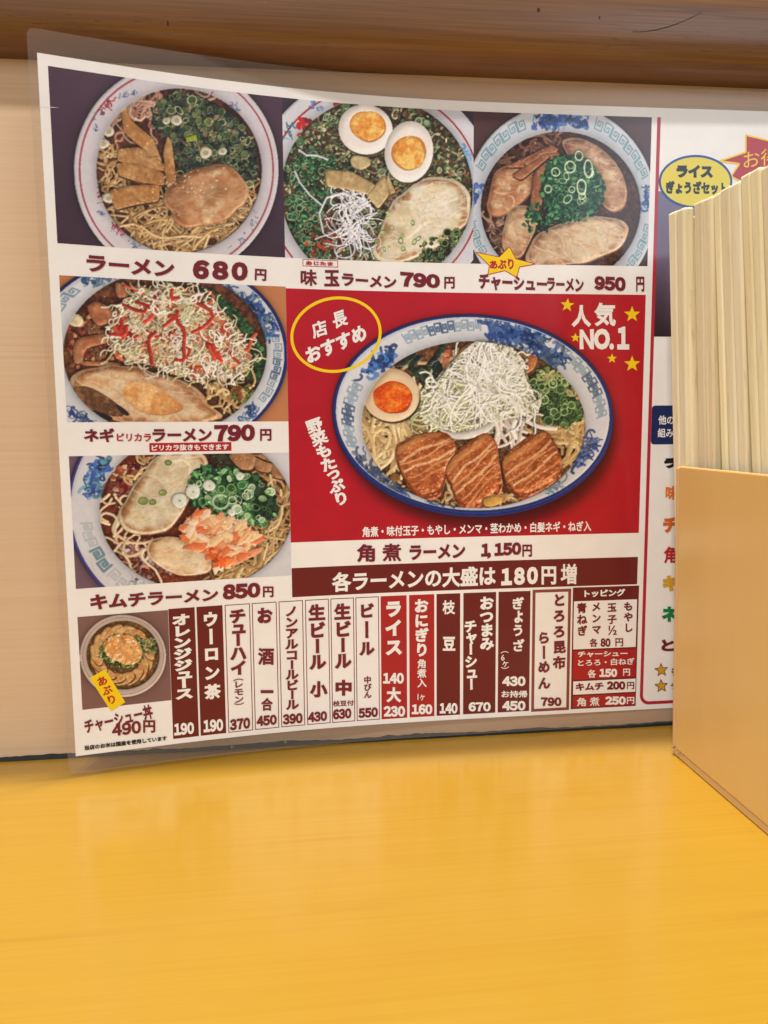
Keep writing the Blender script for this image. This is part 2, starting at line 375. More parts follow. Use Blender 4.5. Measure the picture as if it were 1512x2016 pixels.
        if hasattr(s, 'imask'):   # wet glints
            ys, xs = np.nonzero(s.imask)
            for k in s.rng.integers(0, len(ys), int(len(ys)/170)):
                y, x = ys[k], xs[k]; a = s.rng.uniform(.08, .4)*(s.gl[y, x] > .33); w_ = int(s.rng.integers(1, 4)); out[y:y+1+(w_ > 2), x:x+w_] += a
        for c in range(3): out[..., c] = .75*gblur(out[..., c], .8)+.25*out[..., c]
        return np.clip(out, 0, 1)

NOOD = [(196, 160, 112), (212, 180, 134), (176, 138, 92), (204, 168, 120), (160, 122, 80)]
WHITE = [(232, 228, 222), (214, 212, 196), (240, 238, 236), (205, 208, 180)]
GRN = [(70, 105, 55), (40, 78, 45), (105, 135, 75), (30, 58, 40), (140, 160, 100)]

def chashu(s, pts, col, col2, dome=9, z=6, fat=(225, 200, 165), nf=4, seed=0, edgecol=(140, 90, 55)):
    p = s.smooth(pts, 1); p = p+s.rng.normal(0, .012*np.ptp(p[:, 0]), p.shape); p = s.smooth(p, 2); c = p.mean(0)
    s.patch(c+(p-c)*1.0+[1, 4], edgecol, z-2, dome=dome, edge=7, tex=.08)
    s.patch(p, col, z, dome=dome, edge=9, tex=.035, gloss=.3, col2=col2, mottle=.55, rough=.22)
    L = np.ptp(p[:, 0]); a0 = s.rng.uniform(-.5, .5)
    keep = s.clip.copy(); s.clip &= s.mask(c+(p-c)*.93)
    for i in range(nf):
        s.strand(s.walk(s.inside(p), a0+s.rng.normal(0, .4), L*.4, 8, .22), s.rng.uniform(3, 9), fat, z+dome-1.2, .3, add=False, flat='soft')
    W_ = np.ptp(p[:, 1])
    for i in range(7): q = s.inside(p); s.blend(s.ell(q[0], q[1], L*s.rng.uniform(.05, .2), W_*s.rng.uniform(.04, .11), np.degrees(a0)+s.rng.normal(0, 25), 16, .3), fat, .6, 2.5)
    for i in range(6): q = s.inside(p); s.blend(s.ell(q[0], q[1], L*s.rng.uniform(.05, .16), W_*s.rng.uniform(.05, .14), np.degrees(a0)+s.rng.normal(0, 40), 16, .3), tuple(np.array(col2)*.8), .5, 3.5)
    for i in range(0, len(p), 3):
        if s.rng.random() < .7: s.blend(s.ell(p[i][0], p[i][1], L*.1, W_*.08, 0, 12, .3), edgecol, .6, 4)
    for i in range(70):
        k = s.rng.uniform(.86, 1.12); s.strand(s.walk(s.inside(p), a0+.25*s.rng.normal(), L*s.rng.uniform(.08, .25), 5, .12), s.rng.uniform(1.2, 4.5), tuple(np.clip(np.array(col)*k, 0, 255)), z+dome, .1, add=False, var=.02, flat='soft')
    for i in range(nf*3):
        s.strand(s.walk(s.inside(p), a0+1.2+s.rng.normal(0, .6), L*.09, 5, .3), s.rng.uniform(.8, 1.8), tuple(np.array(col)*.6), z+dome-1.6, .1, add=False, flat='soft')
    s.clip = keep

def egg(s, w, y, white=(238, 228, 222), yolk=(232, 150, 70), yolk2=(240, 185, 105)):
    s.patch(s.ell(w[0]+3, w[1]+8, w[2], w[3], w[4], 40), (90, 70, 50), 6)
    s.patch(s.ell(*w, n=48), white, 12, dome=10, edge=9, tex=.012, gloss=.3)
    s.patch(s.ell(*y, n=40, wob=.06), tuple(np.array(yolk)*.85), 20, tex=.03)
    s.patch(s.ell(y[0], y[1]+1, y[2]*.93, y[3]*.92, y[4], 40, .07), yolk, 19, dome=4, edge=5, tex=.05, gloss=.7, col2=yolk2, mottle=.8, rough=.5)

def pic_ramen():
    s = Pic([(243, 325), (1410, 485), (1422, 1275), (283, 1200)], 478, 345, (82, 62, 78), 3)
    s.col *= np.linspace(1.0, .8, s.h)[:, None, None]**1
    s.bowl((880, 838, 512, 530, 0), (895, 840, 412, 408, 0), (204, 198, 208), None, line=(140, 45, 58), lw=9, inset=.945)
    red, blu = (135, 45, 60), (70, 85, 130)
    for p in ([(500, 560), (560, 490)], [(1040, 470), (1120, 530)], [(495, 920), (520, 990)], [(555, 1090), (620, 1150)]): s.motif(p, red, (90, 40, 60), 14, 16)
    for p in ([(475, 560), (480, 660)], [(600, 480), (680, 450)], [(1150, 520), (1190, 540)], [(490, 1040), (530, 1065)], [(650, 1190), (700, 1230)], [(1140, 1220), (1230, 1160)], [(1290, 1030), (1250, 1130)], [(1190, 600), (1260, 680)]): s.motif(p, blu, (110, 120, 150), 9, 12)
    s.fill((122, 74, 54), (80, 42, 34))
    s.strands([(520, 560), (620, 450), (900, 430), (1100, 480), (700, 640), (560, 700)], 55, 6.5, 170, [(190, 150, 130), (160, 110, 95), (205, 170, 145)], z=(-5, 0), curl=.5)
    s.strands([(490, 700), (610, 700), (620, 1000), (560, 1010), (490, 850)], 34, 6, 130, NOOD, z=(-5, 1), curl=.6)
    s.strands([(600, 1020), (820, 1000), (900, 1130), (1300, 950), (1260, 1120), (1000, 1240), (700, 1200)], 150, 6, 340, NOOD, ang=-8, z=(-4, 5), curl=.24)
    g = [(770, 500), (900, 445), (1060, 490), (1190, 590), (1280, 740), (1300, 880), (1240, 920), (1060, 830), (900, 890), (860, 700), (760, 630)]
    s.patch(s.smooth(g), (48, 56, 50), 0, dome=6, edge=10, tex=.3, rough=1)
    s.chips(g, 330, 17, [(58, 72, 60), (42, 52, 50), (82, 98, 68), (108, 118, 80), (84, 66, 54), (140, 120, 92)], z=(2, 6))
    s.rings(g, 110, 22, [(118, 132, 82), (84, 100, 66), (150, 160, 120), (66, 84, 60)], [(60, 72, 52), (96, 104, 70)], z=(5, 9), thick=.26)
    for x, y, R in ((885, 588, 30), (1030, 750, 32), (545, 645, 30), (520, 706, 28), (1115, 745, 22), (835, 592, 20), (540, 975, 30)):
        s.patch(s.ell(x, y, R, R*.9, 0, 14, .12), (206, 196, 178), 7, dome=4, edge=3, tex=.04)
        s.patch(s.ell(x, y, R*.45, R*.4, 0, 10), (160, 160, 120), 10, tex=.03)
    s.patch([(930, 675), (985, 660), (988, 688), (935, 698)], (150, 165, 60), 11, tex=.03)
    mm = [[(600, 495), (620, 490), (655, 585), (770, 680), (815, 800), (740, 750), (620, 650)], [(590, 730), (700, 720), (828, 810), (830, 840), (720, 830), (585, 790)],
          [(580, 800), (700, 800), (822, 850), (826, 912), (700, 898), (590, 862)], [(545, 935), (660, 910), (800, 905), (796, 990), (690, 1005), (572, 1035)], [(818, 740), (840, 663), (862, 700), (885, 905), (834, 922), (822, 830)]]
    for k, q in enumerate(mm):
        p = s.cut(q); s.patch(p+[3, 9], (70, 42, 32), 4+k)
        s.patch(p, (188, 144, 96), 8+k*1.2, dome=4, edge=6, tex=.06, gloss=.5, col2=(164, 116, 70), mottle=.7, rough=.15)
        c = p.mean(0); d = np.array(q[2])-np.array(q[0])
        for j in range(5): s.strand(s.walk(c+s.rng.normal(0, 22, 2), np.arctan2(p[:, 1][len(p)//2]-p[0, 1], p[:, 0][len(p)//2]-p[0, 0]), 80, 4, .08), 1.5, (135, 90, 52), 11+k*1.2, .1)
    chashu(s, [(806, 990), (850, 905), (950, 842), (1080, 808), (1185, 835), (1252, 915), (1240, 985), (1175, 1050), (1040, 1110), (905, 1122), (862, 1060)], (196, 150, 112), (170, 122, 84), dome=14, z=10)
    for k in range(40):
        q = np.array([950, 905])+s.rng.normal(0, 1, 2)*[75, 45]; s.patch(s.ell(q[0], q[1], s.rng.uniform(2, 8), s.rng.uniform(2, 4), -30, 8), (225, 210, 190), 24, tex=0)
    return s.finish()

def pic_egg():
    s = Pic([(38, 85), (765, 137), (757, 713), (46, 690)], 445, 345, (70, 60, 75), 5)
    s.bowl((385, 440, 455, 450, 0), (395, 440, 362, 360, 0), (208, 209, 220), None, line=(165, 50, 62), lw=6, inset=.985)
    p = s.ell(385, 440, 400, 398, 0, 120); s.strand(np.vstack([p, p[:1]]), 3, (165, 50, 62), 15, .1, add=False, var=0)
    for q in s.rng.normal(0, 1, (26, 2)): s.patch(s.ell(122+q[0]*17, 190+q[1]*16, 13, 8, s.rng.uniform(0, 180), 10), (185, 50, 48) if s.rng.random() < .7 else (120, 40, 45), 15, tex=.05)
    s.motif([(150, 100), (185, 125)], (110, 140, 190), (80, 110, 160), 14, 12); s.motif([(75, 180), (60, 240)], (60, 140, 160), (70, 80, 130), 10, 12); s.motif([(235, 110), (285, 100)], (150, 50, 45), (90, 70, 60), 10, 12)
    s.motif([(690, 240), (740, 330), (720, 290)], (110, 150, 200), (150, 180, 215), 22, 20)
    s.fill((120, 95, 70), (70, 62, 45))
    al = s.ell(395, 440, 355, 352)
    s.strands(al, 110, 4, 90, [(170, 160, 120), (190, 180, 150), (140, 120, 90)], z=(-4, 2), curl=.6)
    s.chips(al, 1300, 9, [(78, 104, 70), (54, 78, 56), (110, 130, 90), (140, 152, 112), (176, 172, 140), (128, 92, 66), (150, 120, 90)], z=(0, 5))
    s.rings(al, 300, 15, [(128, 148, 104), (84, 112, 74), (160, 172, 138), (60, 92, 64)], [(78, 96, 66), (120, 130, 96)], z=(3, 8))
    g = [(45, 260), (240, 300), (230, 440), (180, 560), (220, 690), (60, 690)]
    s.chips(g, 300, 9, [(40, 84, 56), (30, 64, 46), (70, 120, 80)], z=(5, 8)); s.rings(g, 60, 13, [(90, 140, 96), (120, 160, 120)], [(50, 80, 56)], z=(7, 9))
    s.chips([(190, 520), (300, 480), (260, 690), (100, 680)], 60, 12, [(150, 62, 40), (110, 50, 36), (60, 50, 36)], z=(5, 7))
    for q in ([(198, 352), (300, 358), (395, 410), (372, 452), (290, 430), (205, 420)], [(428, 375), (445, 450), (402, 505), (356, 452), (400, 400)], [(440, 370), (470, 440), (448, 450), (430, 400)]):
        p = s.cut(q); s.patch(p+[2, 6], (70, 50, 36), 8); s.patch(p, (178, 152, 108), 11, dome=5, edge=3, tex=.05, gloss=.3, col2=(196, 172, 128), mottle=.6)
    s.patch(s.ell(335, 325, 38, 28, 10, 20, .1), (190, 170, 128), 9, dome=4, edge=3)
    chashu(s, [(372, 706), (400, 590), (442, 490), (510, 415), (630, 378), (738, 420), (752, 520), (705, 600), (610, 640), (545, 706)], (232, 218, 194), (220, 200, 164), dome=10, z=10, fat=(242, 232, 212), nf=3)
    g = [(560, 640), (700, 570), (752, 600), (750, 706), (560, 706)]
    s.chips(g, 130, 9, [(60, 80, 50), (40, 50, 36), (110, 120, 70)], z=(14, 18)); s.rings(g, 28, 14, [(130, 150, 90), (80, 110, 70)], [(40, 44, 32)], z=(16, 19))
    s.rings(s.ell(470, 600, 90, 90), 12, 11, [(150, 170, 110), (70, 120, 70)], [(180, 180, 130)], z=(20, 21))
    egg(s, (356, 200, 104, 96, 8), (366, 188, 70, 58, 0)); egg(s, (520, 286, 92, 118, 8), (520, 290, 64, 68, 0))
    s.strands(s.ell(300, 480, 70, 30), 26, 2.6, 90, [(228, 224, 238), (242, 240, 246)], ang=30, z=(8, 14), curl=.3); s.strands(s.ell(305, 570, 42, 72), 70, 2.6, 120, [(228, 224, 238), (208, 206, 226), (242, 240, 246)], ang=80, z=(8, 15), curl=.22)
    for a in ([(85, 362), (100, 400), (140, 450), (190, 492)], [(190, 590), (176, 520), (205, 460), (270, 440), (310, 460)], [(100, 280), (130, 300), (170, 300), (210, 315)]): s.strand(a, 4, (222, 220, 230), 14)
    return s.finish()

def pic_pork():
    s = Pic([(765, 137), (1447, 157), (1420, 737), (757, 713)], 432, 345, (84, 60, 62), 7)
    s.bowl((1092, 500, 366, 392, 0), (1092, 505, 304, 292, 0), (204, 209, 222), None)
    tl = (92, 138, 152); db = (52, 78, 140)
    s.meander(s.P, 205, 247, .38, .82, 7, tl, 2.6); s.meander(s.P, 293, 342, .38, .82, 8, tl, 2.6); s.meander(s.P, 12, 52, .38, .82, 7, tl, 2.6); s.meander(s.P, 150, 172, .38, .82, 4, tl, 2.6)
    s.motif([s.P(t, .45) for t in range(252, 290, 6)], db, (90, 115, 165), 90, 22); s.motif([s.P(t, .5) for t in range(180, 200, 5)], db, (90, 115, 165), 26, 18); s.motif([s.P(t, .5) for t in range(348, 368, 5)], db, (90, 115, 165), 30, 18)
    s.fill((98, 62, 50), (66, 38, 34))
    s.strands([(795, 540), (860, 540), (880, 660), (830, 640)], 30, 4, 60, [(160, 130, 110), (110, 80, 70)], z=(-4, 0), curl=.6)
    s.strands([(850, 320), (1050, 230), (1090, 260), (900, 340)], 24, 5, 90, [(120, 80, 66), (140, 100, 80)], z=(-4, 0))
    E = (120, 76, 56)
    chashu(s, [(1085, 240), (1180, 228), (1290, 300), (1352, 420), (1345, 505), (1290, 530), (1235, 480), (1190, 350), (1110, 300)], (196, 158, 128), (172, 130, 100), 9, 2, edgecol=E)
    chashu(s, [(850, 350), (960, 318), (1010, 400), (950, 480), (868, 545), (800, 520), (822, 430)], (190, 140, 106), (166, 112, 78), 9, 3, edgecol=E)
    chashu(s, [(868, 590), (892, 500), (975, 488), (1005, 560), (965, 640), (930, 705), (862, 670)], (206, 172, 140), (186, 144, 108), 9, 5, edgecol=E)
    chashu(s, [(952, 672), (1000, 600), (1100, 558), (1240, 528), (1345, 570), (1352, 622), (1290, 690), (1150, 728), (960, 735)], (226, 196, 166), (206, 166, 130), 13, 7, edgecol=E, nf=5)
    for q in ([(870, 350), (1000, 290), (1060, 262), (1062, 285), (960, 350)], [(940, 330), (1060, 262), (1085, 280), (1000, 370)], [(985, 380), (1020, 330), (1050, 330), (1010, 520), (970, 510)], [(1000, 300), (1090, 290), (1060, 370), (1020, 430)], [(900, 380), (1040, 290), (1050, 310), (940, 400)]):
        p = s.cut(q); s.patch(p+[2, 6], (70, 44, 36), 12); s.patch(p, (160, 108, 78), 14, dome=5, edge=3, tex=.06, gloss=.4, col2=(138, 88, 62), mottle=.6)
    g = s.ell(1130, 430, 118, 128, 0, 24, .1)
    s.patch(g, (34, 66, 48), 16, dome=8, edge=14, tex=.2, rough=.8)
    G = [(36, 84, 54), (24, 58, 42), (60, 112, 70), (84, 140, 92), (30, 70, 50)]
    s.chips(g, 420, 11, G, z=(18, 26)); s.chips(s.ell(1000, 560, 60, 40), 40, 8, G, z=(14, 18)); s.chips(s.ell(1090, 520, 140, 50), 120, 9, G, z=(16, 20))
    s.rings(s.ell(1130, 400, 80, 90), 26, 17, [(120, 165, 115), (70, 120, 80), (180, 205, 160)], [(40, 80, 54)], z=(26, 30))
    for x, y, R, f in ((1195, 355, 34, .45), (1168, 425, 28, .6), (1125, 348, 22, .9), (1160, 305, 18, .8), (1040, 432, 14, .9)):
        p = s.ell(x, y, R*f, R, 0, 22); s.strand(np.vstack([p, p[:1]]), 3.4, (190, 212, 170), 32)
    return s.finish()

def pic_negi():
    s = Pic([(155, 118), (1402, 183), (1418, 925), (200, 928)], 478, 305, (186, 124, 84), 9)
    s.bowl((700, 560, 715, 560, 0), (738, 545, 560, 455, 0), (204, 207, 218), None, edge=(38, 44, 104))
    gy, db = (104, 128, 146), (44, 66, 122)
    s.meander(s.P, -12, 3, .35, .72, 3, gy, 4); s.meander(s.P, 3, 16, .35, .72, 3, (52, 78, 110), 5); s.meander(s.P, 16, 31, .35, .72, 3, gy, 4)
    s.meander(s.P, 208, 225, .45, .8, 3, gy, 5)
    s.motif([(1010, 180), (1110, 215), (1200, 270), (1250, 340), (1260, 400), (1300, 440)], db, (92, 124, 150), 120, 36); s.motif([(1300, 330), (1350, 400)], db, gy, 26, 24)
    s.motif([(270, 130), (430, 135)], (44, 76, 120), gy, 34, 26); s.motif([(215, 850), (260, 900), (320, 925)], db, gy, 40, 24); s.motif([(1160, 920), (1240, 860)], db, gy, 34, 24)
    s.fill((128, 82, 56), (92, 48, 34))
    s.chips([(200, 380), (330, 330), (450, 400), (500, 600), (230, 640)], 120, 22, [(150, 100, 70), (110, 60, 44), (170, 120, 84), (130, 50, 36)], z=(-4, 2))
    w = [(910, 190), (1000, 190), (1130, 300), (1270, 480), (1300, 620), (1240, 720), (1150, 640), (1080, 380), (950, 260)]
    s.patch(s.smooth(w), (52, 84, 52), 2, dome=8, edge=10, tex=.25, rough=.9); s.chips(w, 120, 20, [(44, 78, 46), (66, 104, 60), (34, 58, 38)], z=(5, 9))
    for q in ([(460, 150), (530, 170), (540, 240), (470, 240)], [(560, 170), (640, 170), (620, 240), (560, 250)], [(300, 290), (360, 255), (450, 300), (440, 380), (360, 400)], [(230, 520), (260, 460), (440, 430), (460, 480), (300, 520), (280, 610), (235, 600)], [(250, 590), (420, 590), (520, 610), (300, 620)]):
        p = s.cut(q, .25); s.patch(p+[3, 8], (80, 46, 34), 2); s.patch(p, (182, 126, 90), 6, dome=7, edge=5, tex=.06, gloss=.5, col2=(160, 100, 70), mottle=.7)
    s.patch(s.ell(250, 368, 42, 34, 20, 12, .15), (224, 206, 168), 5, dome=5, edge=3)
    chashu(s, [(200, 720), (245, 645), (400, 603), (560, 612), (700, 660), (900, 700), (960, 800), (1070, 870), (1010, 935), (640, 940), (470, 925), (330, 870), (225, 800)], (220, 188, 156), (200, 150, 112), 14, 8, nf=6)
    s.patch(s.smooth([(480, 730), (640, 700), (800, 800), (860, 860), (700, 900), (560, 850)]), (212, 148, 90), 20, tex=.05, gloss=.4, col2=(224, 172, 120), mottle=.8)
    s.patch(s.smooth([(215, 740), (300, 720), (420, 780), (540, 880), (470, 905), (330, 860)]), (138, 100, 72), 20, tex=.1, gloss=.4, col2=(96, 66, 48), mottle=.8)
    s.patch(s.smooth([(470, 820), (550, 880), (530, 900), (470, 850)]), (50, 40, 44), 21); s.patch(s.smooth([(320, 850), (460, 900), (440, 925), (330, 900)]), (40, 32, 34), 21)
    s.strands([(950, 720), (1230, 740), (1200, 830), (1060, 880)], 26, 8, 170, NOOD, z=(8, 14), curl=.35)
    s.chips([(1100, 720), (1240, 720), (1200, 840), (1120, 830)], 40, 16, [(90, 100, 50), (120, 70, 40)], z=(10, 14))
    mo = s.smooth([(440, 300), (600, 200), (780, 165), (950, 220), (1080, 330), (1200, 480), (1230, 640), (1080, 700), (940, 690), (780, 670), (640, 600), (470, 600), (420, 470)])
    s.patch(mo, (196, 166, 134), 10, dome=12, edge=26, tex=.2, rough=1, col2=(180, 96, 70), mottle=.6)
    s.strands(mo, 360, 4.6, 130, [(226, 214, 190), (206, 196, 160), (236, 226, 210), (214, 190, 160), (190, 180, 130)], z=(16, 24), curl=.5)
    s.strands(mo, 26, 10, 100, [(176, 62, 46), (160, 48, 40), (190, 84, 56)], z=(20, 24), curl=.4, gloss=.8)
    s.strands(mo, 120, 5, 110, [(230, 220, 200), (206, 200, 160), (240, 232, 220)], z=(23, 27), curl=.5)
    for a in ([(810, 300), (800, 370), (850, 420), (840, 520), (850, 590), (780, 580)], [(700, 420), (640, 470), (660, 560), (670, 620)], [(870, 440), (960, 400), (1020, 330), (900, 260)], [(740, 350), (820, 330), (700, 420)], [(560, 260), (640, 280), (620, 330), (470, 260)], [(1000, 480), (1020, 560), (1060, 600)], [(530, 380), (520, 450), (440, 440)], [(780, 180), (770, 250), (820, 240)]):
        s.strand(s.smooth(a, 1)[:-2], 10, (178, 58, 44), 26, .9)
    s.strands(s.ell(890, 330, 60, 50), 22, 4.5, 90, [(222, 214, 180), (200, 196, 150)], z=(24, 28), curl=.8)
    return s.finish()

def pic_kimchi():
    s = Pic([(160, 112), (1420, 90), (1437, 792), (205, 872)], 478, 292, (112, 90, 106), 11)
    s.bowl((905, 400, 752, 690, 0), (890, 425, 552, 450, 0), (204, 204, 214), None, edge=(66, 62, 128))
    gy = (164, 170, 178)
    s.meander(s.P, 172, 157, .3, .62, 3, gy, 6); s.meander(s.P, 156, 142, .3, .62, 2, (78, 116, 132), 9); s.meander(s.P, 140, 122, .3, .62, 3, gy, 6)
    s.motif([(360, 130), (320, 190), (300, 250), (300, 320)], (56, 84, 150), (84, 140, 150), 70, 34); s.motif([(270, 290), (370, 200)], (56, 84, 150), (120, 160, 170), 22, 30); s.motif([(510, 820), (580, 840)], gy, (110, 110, 130), 20, 20)
    s.fill((134, 62, 46), (96, 38, 34))
    s.chips([(400, 200), (600, 130), (560, 300), (420, 330)], 90, 22, [(120, 40, 40), (150, 80, 60), (210, 180, 150), (90, 40, 40)], z=(-3, 2))
    s.chips([(400, 560), (640, 600), (760, 780), (600, 830), (480, 740)], 130, 20, [(130, 46, 44), (170, 120, 110), (110, 60, 60), (190, 170, 180)], z=(-3, 2))
    s.strands([(380, 320), (440, 300), (480, 420), (400, 560), (480, 680), (700, 740), (640, 680), (380, 500)], 20, 8, 220, [(214, 188, 152), (226, 204, 176)], z=(0, 4), curl=.35)
    s.strands([(560, 150), (650, 110), (640, 200), (560, 300)], 16, 8, 150, NOOD, z=(0, 4))
    s.strands([(1290, 330), (1430, 280), (1430, 700), (1250, 820), (950, 800), (1100, 700), (1260, 560)], 150, 8, 260, [(190, 158, 112), (172, 138, 92), (206, 180, 138), (150, 116, 76)], ang=120, z=(-2, 8), curl=.22)
    s.chips([(960, 110), (1060, 110), (1330, 330), (1340, 450), (1200, 220)], 150, 24, [(44, 46, 40), (60, 58, 44), (36, 38, 36)], z=(2, 7))
    for q in ([(1060, 92), (1240, 92), (1220, 190), (1140, 190)], [(1240, 92), (1330, 130), (1320, 210), (1220, 190)], [(1320, 150), (1420, 160), (1415, 250), (1320, 230)], [(1170, 200), (1260, 250), (1390, 350), (1380, 390), (1280, 320)], [(1200, 95), (1420, 100), (1410, 160), (1300, 140)]):
        p = s.cut(q, .25); s.patch(p+[3, 9], (72, 50, 38), 5); s.patch(p, (172, 128, 92), 9, dome=7, edge=5, tex=.05, gloss=.4, col2=(150, 106, 74), mottle=.6)
    chashu(s, [(650, 95), (910, 85), (975, 170), (880, 250), (850, 370), (760, 520), (640, 565), (500, 555), (430, 460), (490, 340), (570, 240)], (222, 206, 178), (206, 186, 152), 10, 8, nf=3, fat=(232, 222, 200))
    for x, y, R in ((730, 150, 17), (700, 322, 20), (588, 370, 26), (642, 376, 18)):
        p = s.ell(x, y, R, R*.75, 0, 18); s.patch(p, (140, 150, 90), 20); s.strand(np.vstack([p, p[:1]]), 3.4, (104, 122, 66), 21)
    chashu(s, [(640, 570), (780, 575), (960, 610), (1005, 775), (850, 805), (690, 755), (590, 665)], (238, 214, 182), (222, 184, 146), 9, 7, nf=2)
    g = [(870, 190), (960, 165), (1080, 190), (1220, 215), (1340, 330), (1358, 430), (1280, 505), (1130, 475), (980, 420), (880, 395), (840, 340)]
    s.patch(s.smooth(g), (34, 66, 44), 12, dome=9, edge=14, tex=.25, rough=.9)
    G = [(50, 100, 58), (32, 70, 46), (84, 134, 84), (28, 52, 38), (120, 160, 116)]
    s.chips(g, 420, 22, G, z=(15, 22)); s.chips([(1200, 240), (1340, 330), (1358, 440), (1250, 500), (1220, 380)], 160, 20, [(30, 48, 38), (44, 66, 48), (24, 36, 30)], z=(22, 23))
    s.rings(g, 70, 26, [(110, 156, 96), (74, 124, 76), (180, 200, 170)], [(48, 84, 54), (140, 170, 130)], z=(22, 26))
    for x, y, R in ((872, 315, 44), (795, 365, 46), (965, 280, 36), (1140, 225, 26), (1095, 432, 24)):
        s.patch(s.ell(x, y, R, R*.92, 0, 20, .08), (216, 222, 210), 24, dome=4, edge=3, tex=.03); s.patch(s.ell(x+3, y+2, R*.2, R*.16, 0, 8), (150, 170, 130), 28)
    p = s.ell(1030, 370, 46, 40, 0, 22); s.strand(p[:20], 8, (150, 186, 150), 27)
    K = [(236, 172, 128), (232, 150, 112), (240, 196, 150), (226, 120, 80), (242, 206, 176)]
    k = s.smooth([(820, 480), (900, 425), (1000, 445), (1120, 485), (1262, 540), (1225, 690), (1130, 722), (1000, 755), (965, 650), (860, 620), (800, 560)])
    s.patch(k, (226, 150, 104), 9, dome=12, edge=18, tex=.08, rough=.6, col2=(236, 180, 130), mottle=.8)
    for i in range(95):
        q = s.inside(k); s.patch(s.ell(q[0], q[1], s.rng.uniform(24, 80), s.rng.uniform(12, 34), s.rng.uniform(-70, 40), 14, .35), K[s.rng.integers(5)], 16+i*.06, dome=3, edge=5, tex=.03, gloss=.5)
    s.chips([(970, 640), (1100, 700), (1080, 750), (1000, 750)], 20, 22, [(222, 84, 44), (230, 110, 60)], z=(24, 26))
    return s.finish()

def pic_rice():
    s = Pic([(220, 177), (638, 140), (655, 562), (243, 610)], 231, 257, (122, 90, 88), 13)
    s.bowl((430, 356, 200, 193, 0), (430, 352, 168, 160, 0), (206, 190, 182), None, line=(150, 90, 84), lw=3, inset=.93)
    s.fill((150, 108, 70), (110, 74, 48))
    for k in range(15):
        t = k*2*np.pi/15+.2; c = np.array([425+118*np.cos(t), 352+112*np.sin(t)])
        s.patch(s.ell(c[0]+2, c[1]+4, 52, 26, np.degrees(t)+70, 20, .06), (92, 60, 40), 3+k*.2)
        s.patch(s.ell(c[0], c[1], 52, 25, np.degrees(t)+70, 20, .06), (206, 162, 112), 5+k*.3, dome=4, edge=3, tex=.08, gloss=.3, col2=(180, 132, 86), mottle=.8)
    g = s.ell(430, 335, 96, 92, 0, 20, .2)
    s.chips(g, 240, 9, [(74, 98, 54), (110, 134, 84), (50, 72, 42), (160, 170, 130)], z=(10, 15)); s.chips(s.ell(540, 310, 50, 46), 70, 8, [(84, 104, 64), (120, 134, 96), (60, 80, 50)], z=(10, 14))
    k = s.ell(432, 325, 84, 74, 10, 20, .15)
    s.patch(k, (218, 156, 98), 14, dome=8, edge=10, tex=.1)
    for i in range(60):
        q = s.inside(k); s.patch(s.ell(q[0], q[1], s.rng.uniform(6, 17), s.rng.uniform(3, 8), s.rng.uniform(0, 180), 12, .2), [(240, 196, 144), (232, 174, 112), (246, 214, 170), (226, 146, 80)][s.rng.integers(4)], 18+i*.05, dome=2.5, edge=2, tex=.03, gloss=.5)
    return s.finish()

